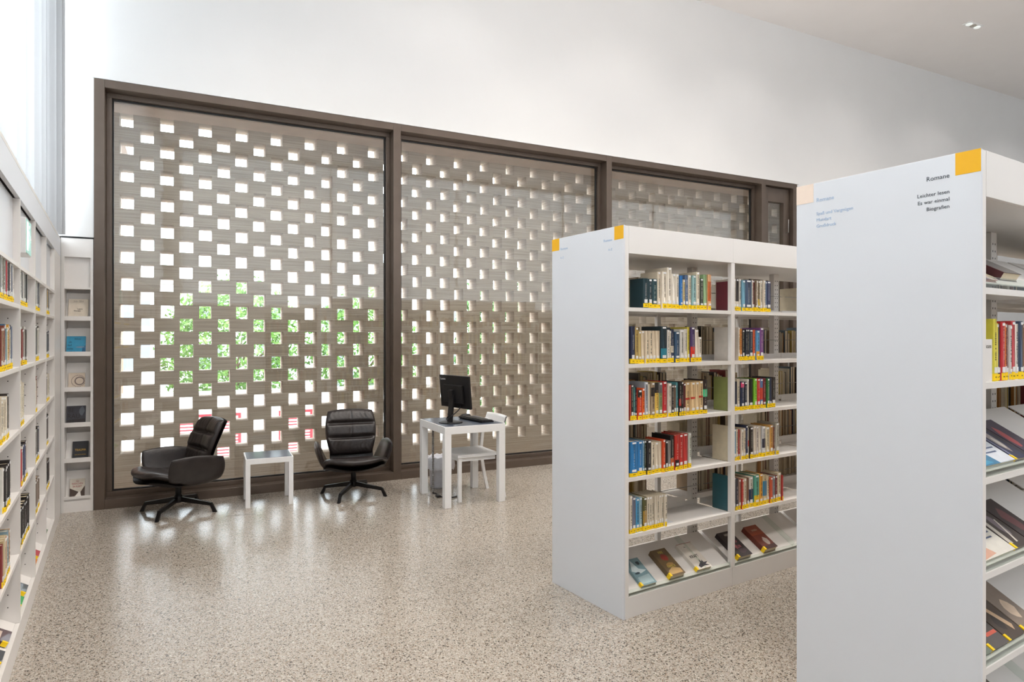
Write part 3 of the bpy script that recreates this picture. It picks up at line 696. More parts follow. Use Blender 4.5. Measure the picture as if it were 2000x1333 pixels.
# books on the far side of the middle bookcase: only their fore-edges show between the near books
rn = random.Random(77); mb = MB()
pal = ['cfc2a8', 'c4b79d', 'd8ccb4', '9c8468', 'b8a68c', '7c2c2c', '4a3a34', 'c8b060', '3c3430', 'd8d0c0', '566470', 'b07a3c']
mats_st = [bm_col(c) for c in pal] + [M_paper]
for b in range(4):
    for i, z in enumerate(SHZ):
        x = .09 + b * BAY; lim = .02 + (b + 1) * BAY - .02
        x += rn.uniform(0, .16)
        end = lim - rn.uniform(.05, .3)
        if i == 0: x = lim - .32; end = lim - .03
        if i == 2: x += .1
        while x < end:
            w = rn.uniform(.012, .04); h = rn.uniform(.18, .235); d = h * .66; y1 = PW - .02; c = rn.randrange(len(pal))
            mb.cur = c; mb.box(x, x + .0025, y1 - d, y1, z, z + h); mb.box(x + w - .0025, x + w, y1 - d, y1, z, z + h); mb.box(x, x + w, y1 - .003, y1, z, z + h)
            mb.cur = len(pal); mb.box(x + .0026, x + w - .0026, y1 - d + .004, y1 - .004, z + .003, z + h - .004)
            x += w + .001
            if rn.random() < .04: x += .05
o = mb.build('far_side_books', mats_st); place(o, FA, 0, 0, .0002)
tag(o, 'beige page edges of books on the far side of the middle bookcase', 'books', kind='stuff')
mb = MB()
for b in range(4):
    for i, z in enumerate(SHZ):
        x = .07 + b * BAY; end = .02 + (b + 1) * BAY - .03
        while x < end:
            w = rn.uniform(.012, .04); h = rn.uniform(.18, .235); d = h * .66; y1 = PW - .02; c = rn.randrange(len(pal))
            mb.cur = c; mb.box(x, x + .0025, y1 - d, y1, z, z + h); mb.box(x + w - .0025, x + w, y1 - d, y1, z, z + h); mb.box(x, x + w, y1 - .003, y1, z, z + h)
            mb.cur = len(pal); mb.box(x + .0026, x + w - .0026, y1 - d + .004, y1 - .004, z + .003, z + h - .004)
            x += w + .001
o = mb.build('far_side_books', mats_st); place(o, FB, 0, 0, .0002)
tag(o, 'page edges of books on the far side of the nearest bookcase', 'books', kind='stuff')

# bookends
def bookend(fr, x, y, z, label):
    t = thing('bookend', label, 'bookend', fr, x, y, z, group='metal bookends')
    mb = MB(); mb.box(0, .0015, 0, .11, 0, .15); mb.build('upright_plate', M_panel, t); mb = MB(); mb.box(.0016, .09, 0, .11, 0, .0012); mb.build('foot_plate', M_panel, t)
def bx(row, conv): return ppx(FA, .012, conv[1] + row[-1][1] / conv[0])
bookend(FA, bx(B1, C1) + .004, .03, SHZ[0], 'pale bookend right of the navy book, top shelf of the middle bookcase')
bookend(FA, bx(A2, C1) + .004, .05, SHZ[1], 'pale bookend, second shelf of the middle bookcase, left bay')
bookend(FA, bx(A3, C2) + .006, .05, SHZ[2], 'pale bookend, third shelf of the middle bookcase, left bay')
bookend(FA, bx(A5, C3) + .004, .05, SHZ[4], 'pale bookend, fifth shelf of the middle bookcase, left bay')

# ------------------------------------------------------------------ face-out books on slopes
def face_book(fr, x, y, z, W_, H_, T_, colr, label, tilt, group, art=(), text=(), tagc=True, rz=0.0, name='book', cat='book'):
    """front cover faces -y before tilting; lower left corner of the cover at the origin"""
    t = thing(name, label, cat, fr, x, y, z, tilt=tilt, rz=rz, group=group)
    mb = MB(); mb.box(0, W_, 0, .0016, 0, H_); mb.box(0, W_, T_ - .0016, T_, 0, H_); mb.box(0, .002, .0016, T_ - .0016, 0, H_); mb.build('cover', bm_col(colr), t)
    mb = MB(); mb.box(.0022, W_ - .003, .0018, T_ - .0018, .003, H_ - .003); mb.build('pages', M_paper, t)
    if art:
        mb = MB(); ms = []
        for k, (c, poly) in enumerate(art):
            mb.cur = k; ms.append(bm_col(c)); n = len(mb.v)
            mb.v += [(px * W_, -.0003 - .0002 * k, pz * H_) for px, pz in poly]; mb.f.append(tuple(range(n, n + len(poly)))); mb.mi.append(k); mb.sm.append(False)
        mb.build('cover_picture', ms, t)
    for (s, size, c, px, pz, al) in text:
        lettering(s, size * H_, bm_col(c), t, (px * W_, -.0016, pz * H_), al, 'cover_lettering', ext=.0002, sx=.8)
    if tagc:
        mb = MB(); mb.box(-.0008, .014, -.0008, .0001, 0, .026); mb.box(-.0008, 0, -.0008, T_ + .0004, 0, .026); mb.build('shelf_tag', M_tag, t)
    return t
TL = R(-60)
def blob(cx, cy, rx, ry, n=9, sd=1):
    rn_ = random.Random(sd); return [(cx + rx * math.cos(-2 * PI * k / n) * rn_.uniform(.75, 1.1), cy + ry * math.sin(-2 * PI * k / n) * rn_.uniform(.75, 1.1)) for k in range(n)]
def on_slope(fr, u0, u1, zbase=.118, yb=.045): 
    return ppx(fr, yb, u0), ppx(fr, yb, u1)
gD = 'books displayed face-out at the foot of the middle bookcase'
def disp(fr, x, w, h, T_, c, label, group, zb=.118, s0=.0, **kw):
    # thickness stands on the 30 degree slope: cover plane is T_ above it
    a = R(30); yb = .012 + .014 * math.cos(a) + s0 * math.cos(a); zz = zb + .012 + .014 * math.sin(a) + s0 * math.sin(a)
    off = T_ + .0048; return face_book(fr, x, yb - off * math.sin(a), zz + off * math.cos(a), w, h, T_, c, label, TL, group, **kw)
def dpx(u): return ppx(FA, .03, u)
disp(FA, dpx(1250) - .0, .118, .19, .018, '7f9ea6', 'pale teal book with a white mountain shape, leftmost on the bottom slope', gD,
     art=[('cfdde0', [(.05, .55), (.4, .95), (.55, .6), (.95, .5), (.5, .42)]), ('2c3c44', blob(.75, .8, .12, .08, 9, 3)), ('31434c', blob(.3, .45, .18, .04, 9, 4)), ('a9c2c6', [(.1, .05), (.9, .05), (.9, .35), (.1, .3)])], text=[('Tage im Blau', .05, '41606a', .5, .22, 'CENTER')][:0])
disp(FA, dpx(1305), .122, .20, .032, '6b5638', 'brown and gold book with gilt lettering lying on the bottom slope', gD,
     art=[('8f2f24', blob(.5, .68, .22, .14, 10, 5)), ('c9a468', [(.1, .05), (.9, .05), (.9, .2), (.5, .3), (.1, .18)]), ('a8854e', blob(.5, .4, .3, .07, 12, 8))],
     text=[('FIRE', .13, 'd8bf62', .5, .82, 'CENTER'), ('FAMILIE', .12, 'e0c860', .5, .28, 'CENTER')])
disp(FA, dpx(1358), .130, .205, .022, 'e3dcd2', 'white book titled KRAFT with a dark bird shape, on the bottom slope', gD,
     art=[('35323c', [(.25, .12), (.5, .22), (.55, .34), (.62, .24), (.7, .3), (.72, .2), (.98, .2), (.75, .13), (.95, .06), (.6, .08), (.3, .04)]), ('a03a34', [(.0, .985), (.0, 1), (1, 1), (1, .985)])],
     text=[('Gisa', .06, '6d665e', .3, .84, 'LEFT'), ('KRAFT', .15, '4a4448', .18, .42, 'LEFT')])
disp(FA, dpx(1438) , .132, .21, .032, '2a2024', 'black book with pink lettering on the bottom slope, right bay', gD,
     art=[('8f4a50', blob(.4, .45, .09, .2, 9, 2)), ('453238', blob(.6, .2, .3, .1, 9, 6))], text=[('NESS', .12, 'e8dcd4', .5, .82, 'CENTER'), ('TO', .16, 'c86a74', .62, .52, 'CENTER'), ('TELN', .15, 'd07a80', .5, .32, 'CENTER')])
disp(FA, dpx(1489), .128, .205, .036, '6e2c1c', 'rust red book with a pale figure on its cover, rightmost on the slope', gD,
     art=[('93401f', [(0, .6), (1, .6), (1, 1), (0, 1)]), ('b9a79c', blob(.6, .3, .22, .17, 11, 7)), ('3a1714', [(.1, 0), (1, 0), (1, .16), (.1, .12)])], text=[('VANISH', .1, 'd8b8a0', .5, .76, 'CENTER')])

# near bookcase: sloped display shelves with magazines, one level of upright books
gM = 'magazines and books displayed on the nearest bookcase'
def nx(u, y=.03): return ppx(FB, y, u)
disp(FB, .050, .20, .27, .004, 'b4b093', 'pale olive magazine leaning on the top slope of the nearest bookcase', gM, SHZ[0], s0=.035, tagc=False, art=[('8a9480', blob(.4, .6, .35, .25, 12, 3)), ('d6cfb8', [(.1, .05), (.9, .05), (.9, .25), (.1, .25)])], name='magazine', cat='magazine')
disp(FB, .052, .12, .20, .008, 'c0605c', 'pink and blue booklet at the front of the top slope, nearest bookcase', gM, SHZ[0], art=[('3f6f9c', [(.2, 0), (.5, 0), (.35, 1), (.1, 1)]), ('e0d8cc', [(.6, 0), (.9, 0), (.8, 1), (.5, 1)])], name='magazine', cat='magazine')
disp(FB, .262, .15, .22, .030, '4a2226', 'dark maroon book with a label on the top slope of the nearest bookcase', gM, SHZ[0], s0=.03, art=[('6d6a68', [(.1, 0), (1, 0), (1, 1), (.1, 1)])], tagc=False)
# second level: upright books beside a sign
zz = SHZ[1]
NB2 = [('d4c844', .030, .215), ('e0cf58', .014, .20), ('2c3038', .018, .20), ('c02c30', .034, .205), ('d87838', .014, .20), ('6a2426', .018, .20), ('c8c0b8', .022, .195), ('b8363a', .035, .21), ('e0d8cc', .03, .2), ('394860', .03, .21), ('7c5a40', .025, .2)]
sg = thing('shelf_sign', 'cream sign block with grey lettering left of the yellow book', 'sign', FB, .050, .016, zz)
mb = MB(); mb.box(0, .074, 0, .03, 0, .145); mb.build('block', M_shelf, sg, bevel=.001)
lettering('er lesen', .022, mat('grey_print', '8d8a84', .6), sg, (.066, -.0008, .115), 'RIGHT', ext=.0003)
x = .126
for i, (c, w, h) in enumerate(NB2):
    book(FB, x + w / 2, .012 + .002 * (i % 3), zz, w - .001, h, .15, c, '%s%s book, %s from the sign, nearest bookcase' % ('thick ' if w > .028 else '', cname(c), ORD[i]), 'upright books on the nearest bookcase')
    x += w
bb = thing('binder', 'black binder standing behind the cream sign on the nearest bookcase', 'binder', FB, .05, .185, zz)
mb = MB(); mb.box(0, .19, 0, .004, 0, .245); mb.box(0, .19, .05, .054, 0, .245); mb.box(.186, .19, .004, .05, 0, .245); mb.build('cover', M_black, bb, bevel=.001)
mb = MB(); mb.box(.005, .18, .008, .046, .005, .235); mb.build('pages', M_paper, bb)
W1, H1 = .125, .205
XA = nx(1976); XB = XA + .137; XC = XB + .137
specs = {
 2: [(.050, XA - .056, .0, 'dfe3ea', 'white booklet with a blue oval badge, left end of the third slope', [('3f7fa4', [(0, 0), (.55, 0), (.5, .22), (0, .34)]), ('2c5c94', blob(.40, .62, .24, .10, 14, 1)), ('5b6b8c', [(.45, .34), (.92, .34), (.92, .37), (.45, .37)]), ('5b6b8c', [(.5, .24), (.85, .24), (.85, .27), (.5, .27)]), ('4a9cc0', [(.1, .02), (.4, .04), (.2, .2)])]),
     (XA, .13, .0, '262c4c', 'navy book with a silver shape on the third slope, nearest bookcase', [('181a2c', [(.72, 0), (1, 0), (1, 1), (.8, 1)]), ('a59a96', blob(.42, .5, .2, .33, 12, 4)), ('d8d0c8', blob(.42, .42, .1, .16, 9, 6)), ('8890b0', [(.05, .1), (.12, .1), (.12, .9), (.05, .9)])]),
     (XB, .13, .0, '3a3048', 'dark book with a red shape on the third slope, nearest bookcase', [('b04a50', blob(.3, .5, .2, .3, 9, 4)), ('d8c8c0', [(.5, .1), (.9, .1), (.9, .16), (.5, .16)])]),
     (.070, .16, .135, '3c4a78', 'blue magazine with an orange shape, back row of the third slope', [('8894b4', [(0, 0), (.4, 0), (.2, .5), (0, .6)]), ('c2562c', blob(.6, .55, .26, .34, 11, 2)), ('1f2238', [(0, .8), (.5, .9), (.5, 1), (0, 1)])]),
     (.235, .16, .135, '2c2824', 'black and brown magazine, back row of the third slope', [('7c5c40', blob(.5, .6, .25, .2, 9, 2)), ('a87848', [(.3, 0), (.4, 0), (.9, 1), (.8, 1)])])],
 3: [(.050, XA - .056, .0, 'e2ddd2', 'white booklet with a round blue badge on the fourth slope', [('d8a890', [(0, 0), (.5, .05), (.4, .25), (0, .3)]), ('2f4f8c', blob(.35, .72, .18, .12, 14, 1)), ('4a5878', [(.4, .42), (.92, .42), (.92, .455), (.4, .455)]), ('4a5878', [(.5, .32), (.85, .32), (.85, .35), (.5, .35)]), ('c08070', blob(.25, .5, .12, .05, 9, 4))]),
     (XA, .13, .0, '3c3230', 'dark book with streaked cover beside the white booklet, fourth slope', [('c8c0b4', [(.0, .1), (.2, .1), (.3, .9), (.15, .9)]), ('7c7078', blob(.6, .5, .2, .3, 9, 9)), ('d8d0c4', [(.4, .1), (.5, .1), (.8, .6), (.75, .6)])]),
     (XB, .13, .0, '2c2226', 'dark maroon book on the fourth slope, nearest bookcase', [('6c3a40', blob(.5, .5, .3, .3, 9, 1))]),
     (.075, .15, .135, '7a7078', 'grey violet magazine, back row of the fourth slope', [('4c444c', blob(.5, .6, .3, .2, 9, 2)), ('a49aa0', blob(.3, .3, .2, .12, 9, 5))]),
     (.235, .16, .135, '1f1c1e', 'black framed magazine with a round portrait, fourth slope', [('8a8680', blob(.5, .55, .3, .28, 14, 2)), ('4a2c2c', [(0, 0), (1, 0), (1, .1), (0, .1)])])],
 4: [(.050, .078, .0, '6b7468', 'grey green narrow booklet at the left end of the fifth slope', [('a8a094', blob(.4, .6, .25, .1, 9, 2))]),
     (.134, .128, .0, '56504e', 'grey book with a red lettering block on the fifth slope', [('a84a44', blob(.4, .55, .25, .1, 9, 2)), ('d8624c', [(.35, .2), (.95, .2), (.95, .26), (.35, .26)]), ('7c7470', [(.1, .7), (.9, .8), (.9, .84), (.1, .74)])]),
     (.268, .13, .0, '4a3c34', 'brown book with a pale streak on the fifth slope', [('2c2422', blob(.4, .3, .2, .15, 9, 2)), ('c8a888', [(.15, .95), (.35, .9), (.85, .2), (.7, .1)])]),
     (.405, .13, .0, '8c7c70', 'taupe book on the fifth slope of the nearest bookcase', [('d8c0a8', blob(.5, .4, .25, .2, 9, 2))]),
     (.070, .16, .135, 'b8a898', 'beige magazine with a dark blue figure, back row of the fifth slope', [('2c2c3c', blob(.45, .65, .28, .22, 12, 2)), ('c88c6c', blob(.6, .3, .25, .1, 9, 2)), ('38507c', [(0, .7), (.15, .7), (.1, 1), (0, 1)])]),
     (.235, .16, .135, '8a8a5c', 'olive magazine with raised lettering, back row of the fifth slope', [('60623c', blob(.5, .6, .3, .2, 9, 2))])],
}
for lv, lst in specs.items():
    for (x, w, s0, c, lab, art) in lst:
        disp(FB, x, w, .21 if s0 == 0 else .22, .012 if s0 == 0 else .006, c, lab, gM, SHZ[lv], s0=0 if s0 == 0 else .235 * .0 + .10, art=art, tagc=(s0 == 0)) if s0 == 0 else \
        disp(FB, x, w, .19, .005, c, lab, gM, SHZ[lv], s0=.135 + .08, art=art, tagc=False, name='magazine', cat='magazine')
for (x, w, c, lab, art) in [(.050, .13, '2a2826', 'black magazine on the bottom slope of the nearest bookcase', [('4c6c40', blob(.6, .4, .3, .2, 9, 3)), ('b8a850', blob(.3, .8, .2, .1, 9, 3))]),
                            (.19, .14, '5c7c5a', 'green magazine with a blue corner, bottom slope of the nearest bookcase', [('6c94b0', [(0, .6), (.5, .7), (.4, 1), (0, 1)]), ('c8c0b0', blob(.6, .6, .25, .15, 9, 3))]),
                            (.34, .14, '5c5048', 'brown magazine on the bottom slope of the nearest bookcase', [('8c7c70', blob(.5, .5, .3, .2, 9, 3))])]:
    disp(FB, x, w, .22, .008, c, lab, gM, .118, art=art, name='magazine', cat='magazine')

# ------------------------------------------------------------------ left wall shelving
DIV = [-.65, -1.39, -2.13, -2.87, -3.61, -4.35, -5.09, -5.83, -6.57, -7.31]
FZ = 2.44
ls = thing('wall_bookshelf', 'long white built-in bookshelf running along the left wall', 'bookshelf', FL)
mb = MB(); mb.box(DIV[-1], 0, .33, .345, 0, FZ); mb.build('back_panel', M_shelf, ls)
mb = MB(); mb.box(DIV[-1] - .02, 0, 0, .33, FZ - .002, FZ + .018); mb.build('top_board', M_shelf, ls)
mb = MB(); mb.box(DIV[-1] - .02, 0, 0, .02, 2.29, FZ - .003); mb.build('fascia', M_panel, ls, bevel=.001)
mb = MB(); mb.box(DIV[-1] - .02, 0, .0, .02, 0, .115); mb.build('plinth', M_shelf, ls, bevel=.001)
mb = MB(); mb.box(-.635, -.004, 0, .02, .116, 2.289); mb.build('filler_panel', M_shelf, ls, bevel=.001)
for x in DIV:
    mb = MB(); mb.box(x - .011, x + .011, 0.0, .329, .116, 2.289); mb.cur = 1; z = .2
    while z < 1.9:
        for yy in (.05, .27): mb.box(x - .0116, x - .0109, yy - .0025, yy + .0025, z, z + .005)
        z += .064
    mb.build('divider', [M_shelf, M_black], ls)
for k in range(len(DIV) - 1):
    a, e = DIV[k + 1] + .0115, DIV[k] - .0115
    mb = MB(); mb.box(a, e, .03, .05, 1.95, 2.289); mb.build('upper_panel', M_panel, ls)
    mb = MB(); mb.box(a, e, .0, .329, 1.93, 1.949); mb.build('shelf', M_shelf, ls)
    for z in SHZ:
        mb = MB(); mb.box(a, e, .002, .329, z - .022, z); mb.build('shelf', M_shelf, ls, bevel=.001)
    mb = MB(); Tm = Matrix.Translation((0, .022, .112)) @ Matrix.Rotation(R(32), 4, 'X'); mb.box(a, e, .0, .30, 0, .004, Tm); mb.build('display_slope', M_shelf, ls)

def left_row(bay, si, cols, start, hs, wt=None):
    """books stand from the near side of a bay (x grows away from the viewer)"""
    x = DIV[bay + 1] + .012 + start; want = {0: .36, 1: .34, 2: .43}.get(bay)
    where = {0: 'corner bay', 1: 'second bay', 2: 'third bay', 3: 'nearest bay'}[bay]
    z = SHZ[si]
    cols = list(cols); k0 = len(cols)
    if want and not wt:
        while len(cols) * .047 < want - (.05 if si in (1, 3) else 0): cols.append(cols[(len(cols) * 3) % k0])
    for i, c in enumerate(cols):
        rn_ = random.Random(bay * 100 + si * 10 + i); w = wt[i] if wt else (rn_.uniform(.028, .042) if bay == 3 else rn_.uniform(.038, .056)); h = hs + rn_.uniform(-.012, .012)
        book(FL, x + w / 2, .006 + rn_.uniform(0, .006), z, w - .0008, h, .15, c, '%s book, %s from left, %s, %s of the left wall shelves' % (cname(c), ORD[i], SHN[si], where), 'books on the left wall shelves')
        x += w
G1, G2, LG, WH = '6f7672', '4a5358', 'b4b4ae', 'e2dfd8'
left_row(3, 0, [G1, G2, LG, '8a8478', G1, '8e9a92', 'b3343c', 'c8c4ba', K, '3a2c30', WH, '35405e', WH], .10, .195)
left_row(3, 1, ['7a3a2c', '9c7a60', '8a4434', '3f6c8c', '8aa4a8', 'd8c9a0', 'd8a040', '6c2c30', 'd9d4c8', '2c3448', '6a7690'], .14, .20)
left_row(3, 2, ['4a2c2a', 'd8cdb8', 'ded2bc', 'd8cdb8', 'cfc3aa', 'e0d6c4', K, '3a3434', '55504c'], .10, .20, [.03, .04, .045, .04, .04, .03, .03, .028, .026])
left_row(3, 3, [WH, K, '2b2728', K, '231f20', K, '2e2a28'], .22, .20)
left_row(3, 4, ['8c3436', 'c9b58c', 'ddd0b4', 'd8c49c', 'c87868', 'd8ccb0', '8aa8b8', 'c4a078'], .18, .20)
left_row(2, 0, [K, 'd8cfc0', WH, '6c6c6c', K, 'd8d4cc', K, LG], .0, .20)
left_row(2, 1, ['2b3a4c', 'cfc8bc', K, '8a3434', '4a3030', 'b0aca4', K, '4c4644'], .0, .20)
left_row(2, 2, [K, 'ddd3bd', 'ddd3bd', 'ddd3bd', 'ddd3bd'], .0, .235, [.035, .05, .05, .05, .05])
left_row(2, 3, ['3a3438', 'b8b0a8', 'b4323a', 'd8d0c8', '303a50', '4a5478', K], .0, .20)
left_row(2, 4, [K, '241f1f', K, K, '2a2625', K], .0, .20)
left_row(1, 0, ['2f3446', 'd8d2c8', K, '6c6c70', WH], .0, .20)
left_row(1, 1, ['c8c4ba', WH, K, '2c2a2c', '6b6664'], .0, .22)
left_row(1, 2, ['d2c8b8', '9b8478', 'e0dad0', 'cdc6ba', '7c3428'], .0, .21, [.035, .03, .04, .04, .075])
left_row(1, 3, ['c8c8c8', '2c3040', '39405a', K], .0, .21)
left_row(1, 4, ['8c7c70', 'd8d0c4', '4a4442'], .0, .20)
left_row(0, 0, ['e8b820', WH, '2a2c34', '6a6c74'], .0, .19)
left_row(0, 1, ['2c3040', '3a3e4c', '55586a'], .0, .20)
left_row(0, 2, ['d2cabc', 'c8beb0', '3a3230'], .0, .19)
left_row(0, 3, [K, '3c3636'], .0, .205)
left_row(0, 4, [K, WH, '2b2728'], .0, .20)
gL = 'books displayed face-out at the foot of the left wall shelves'
def ldisp(x, w, c, label, art, s0=0.0):
    a = R(32); T_ = .02; yb = .022 + .004 + s0 * math.cos(a); zz = .116 + .004 + s0 * math.sin(a); off = T_ + .0046
    face_book(FL, x, yb - off * math.sin(a), zz + off * math.cos(a), w, .20, T_, c, label, R(-58), gL, art=art)
ldisp(-3.42, .13, '2a2426', 'black book with white lettering on the bottom slope, left wall, nearest the viewer', [('b8b4ac', [(.2, .5), (.8, .5), (.8, .56), (.2, .56)]), ('8c8880', [(.2, .36), (.7, .36), (.7, .42), (.2, .42)])])
ldisp(-3.20, .14, '4c2a2a', 'dark brown book with a pale flame shape on the bottom slope, left wall', [('c08a78', [(.45, .3), (.6, .3), (.55, .9)]), ('d8c0b0', [(.2, .2), (.8, .2), (.8, .26), (.2, .26)])])
ldisp(-2.70, .14, '18a040', 'bright green book on the bottom slope of the left wall shelves', [('0f7c34', blob(.4, .6, .3, .2, 9, 2))])
ldisp(-2.50, .14, '3c3c40', 'dark grey book beside the bright green one, left wall shelves', [('888c90', blob(.4, .6, .2, .2, 9, 2))])
ldisp(-1.98, .13, '3c3848', 'dark book with an orange base on the bottom slope, left wall', [('e08428', [(0, 0), (1, 0), (1, .35), (0, .45)])])
ldisp(-1.80, .14, 'b42c38', 'red book with a white label on the bottom slope, left wall', [('e8e2dc', [(.2, .15), (.8, .15), (.8, .4), (.2, .4)])])
ldisp(-1.22, .13, '5c7c5c', 'green and grey book on the bottom slope nearest the corner', [('b8c0b8', blob(.4, .7, .3, .2, 9, 2))])
# emergency exit sign on an upper panel
ex = thing('exit_sign', 'green and white emergency exit sign mounted on the left wall shelving', 'sign', FL, -2.80, .029, 2.02)
mb = MB(); mb.box(0, .24, -.045, 0, 0, .19); mb.build('housing', M_white, ex, bevel=.003)
mb = MB(); mb.box(.006, .234, -.047, -.0445, .006, .184); mb.build('green_face', M_green, ex)
mb = MB()
mb.box(.02, .085, -.049, -.0468, .02, .17)                                    # doorway
T = Matrix.Translation((.135, -.048, .095)) @ Matrix.Rotation(R(90), 4, 'X')
def stroke(p, q, w):
    a_ = Vector((p[0], 0, p[1])); b_ = Vector((q[0], 0, q[1])); d_ = (b_ - a_).normalized(); nrm = Vector((-d_.z, 0, d_.x)) * w
    n = len(mb.v)
    for v in (a_ + nrm, a_ - nrm, b_ - nrm, b_ + nrm): mb.v.append((v.x, -.0486, v.z))
    mb.f.append((n, n + 1, n + 2, n + 3)); mb.mi.append(0); mb.sm.append(False)
stroke((.128, .135), (.118, .09), .009); stroke((.118, .09), (.098, .07), .006); stroke((.098, .07), (.092, .035), .005); stroke((.118, .09), (.138, .06), .006); stroke((.138, .06), (.155, .03), .005)
stroke((.128, .13), (.102, .118), .004); stroke((.128, .13), (.150, .108), .004)
mb.tube([(.136, -.0495, .152), (.136, -.047, .152)], .010, 12)
stroke((.215, .095), (.18, .095), .005); stroke((.180, .095), (.195, .115), .005); stroke((.180, .095), (.195, .075), .005)
mb.build('running_man_pictogram', M_exitw, ex)

# ------------------------------------------------------------------ narrow display cabinet at the corner
cb = thing('display_cabinet', 'narrow white built-in display cabinet left of the big window', 'cabinet', FW, -.262, 0, 0)
cw = .242
mb = MB(); mb.box(0, .022, .0, .19, 0, 2.47); mb.build('side_panel', M_shelf, cb); mb = MB(); mb.box(cw - .022, cw, .0, .19, 0, 2.47); mb.build('side_panel', M_shelf, cb)
mb = MB(); mb.box(.022, cw - .022, .175, .19, 0, 2.47); mb.build('back_panel', M_shelf, cb)
mb = MB(); mb.box(.022, cw - .022, .001, .02, 2.30, 2.47); mb.build('top_rail', M_shelf, cb)
mb = MB(); mb.box(.022, cw - .022, .03, .045, 2.03, 2.30); mb.build('upper_panel', M_shelf, cb)
mb = MB(); mb.box(.022, cw - .022, .001, .02, 0, .118); mb.build('plinth', M_shelf, cb)
CZ = [1.745, 1.425, 1.105, .785, .465, .118]
for z in [2.03] + CZ:
    mb = MB(); mb.box(.022, cw - .022, .001, .175, z - .018, z)
    if z < 2: mb.box(.022, cw - .022, .001, .012, z, z + .022)
    mb.build('shelf', M_shelf, cb)
for z in CZ:
    mb = MB(); Tm = Matrix.Translation((0, .045, z)) @ Matrix.Rotation(R(-14), 4, 'X'); mb.box(.023, cw - .023, .024, .028, 0, .25, Tm); mb.build('leaning_back', M_shelf, cb)
mb = MB(); mb.box(-.018, -.004, -.004, .02, 0, 2.478); mb.box(-.018, cw + .002, -.002, .02, 2.472, 2.482); mb.build('gap_shade_strip', M_gasket, cb)  # solid dark strip stands in for the shade inside the gap
gc = 'books displayed face-out in the corner cabinet'
def cbook(i, x, w, h, c, label, art=(), text=(), T_=.02):
    face_book(FW, -.262 + x, .045 - .002, CZ[i] + .001, w, h, T_, c, label, R(-14), gc, art=art, text=text, tagc=False)
cbook(0, .045, .150, .185, 'd9cdbb', 'cream book with small black lettering, top of the corner cabinet', text=[('JULI ZEH', .13, '9a9082', .5, .84, 'CENTER'), ('Leere', .12, '3a3632', .58, .46, 'CENTER'), ('Herzen', .12, '3a3632', .45, .36, 'CENTER')])
cbook(1, .030, .145, .165, '2f8fb4', 'blue book with black slanted lettering in the corner cabinet', art=[('1f5f86', [(.8, 0), (1, 0), (1, .5), (.85, .35)]), ('6c88a0', blob(.72, .38, .25, .05, 9, 2))],
      text=[('Abbott', .13, '14303c', .58, .80, 'CENTER'), ('ich', .15, '14303c', .12, .62, 'LEFT'), ('darf', .15, '14303c', .06, .44, 'LEFT'), ('nicht', .17, '14303c', .04, .24, 'LEFT'), ('schlafen', .20, '14303c', .02, .03, 'LEFT')])
cbook(2, .045, .125, .150, 'cfc0ae', 'beige book with a ring of letters in the corner cabinet')
rg = thing('dummy', None, None) if False else None
cbook(3, .030, .145, .170, '34323a', 'dark grey book with large lettering in the corner cabinet', art=[('5a6068', blob(.8, .7, .15, .25, 9, 2)), ('241e20', [(0, 0), (1, 0), (1, .3), (0, .25)])], text=[('BE', .34, '14120f', .08, .66, 'LEFT'), ('RAU', .36, '14120f', .05, .33, 'LEFT'), ('BT', .34, '14120f', .08, .02, 'LEFT')])
cbook(4, .075, .122, .165, '26282c', 'black book titled TRAUMA in yellow letters, corner cabinet', text=[('TRAUMA', .16, 'd8a83c', .5, .47, 'CENTER'), ('KEIN ENTKOMMEN', .075, 'b8903a', .5, .24, 'CENTER')])
cbook(5, .055, .115, .170, 'cfc8ba', 'book with red lettering over a street picture, bottom of the corner cabinet', art=[('4a3a32', [(0, 0), (.35, .1), (.6, .3), (0, .52)]), ('4a3a32', [(.75, .05), (1, 0), (1, .62), (.72, .3)]), ('ece6de', [(.3, 0), (.8, 0), (.68, .32), (.6, .32)])],
      text=[('DAS', .09, 'a02832', .5, .84, 'CENTER'), ('MÄDCHEN', .13, 'a02832', .5, .70, 'CENTER'), ('IM FLEET', .13, 'a02832', .5, .55, 'CENTER')])
# ring artwork of the beige book
ringbook = [o for o in bpy.data.objects if o.get('label', '').startswith('beige book with a ring')][0]
mb = MB(); n0 = 0
for k in range(26):
    a_ = 2 * PI * k / 26; cx, cz, r_ = .075, .075, .052
    if cx + r_ * math.cos(a_) < .122: mb.box(cx + r_ * math.cos(a_) - .003, cx + r_ * math.cos(a_) + .003, -.0012, .0001, cz + r_ * math.sin(a_) - .004, cz + r_ * math.sin(a_) + .004)
for k in range(18):
    a_ = 2 * PI * k / 18; r_ = .034; T = Matrix.Translation((.085 + r_ * math.cos(a_), 0, .075 + r_ * math.sin(a_))) @ Matrix.Rotation(-a_, 4, 'Y'); mb.box(-.005, .005, -.0008, .0001, -.007, .007, T)
mb.build('cover_picture', bm_col('7c6c66'), ringbook)

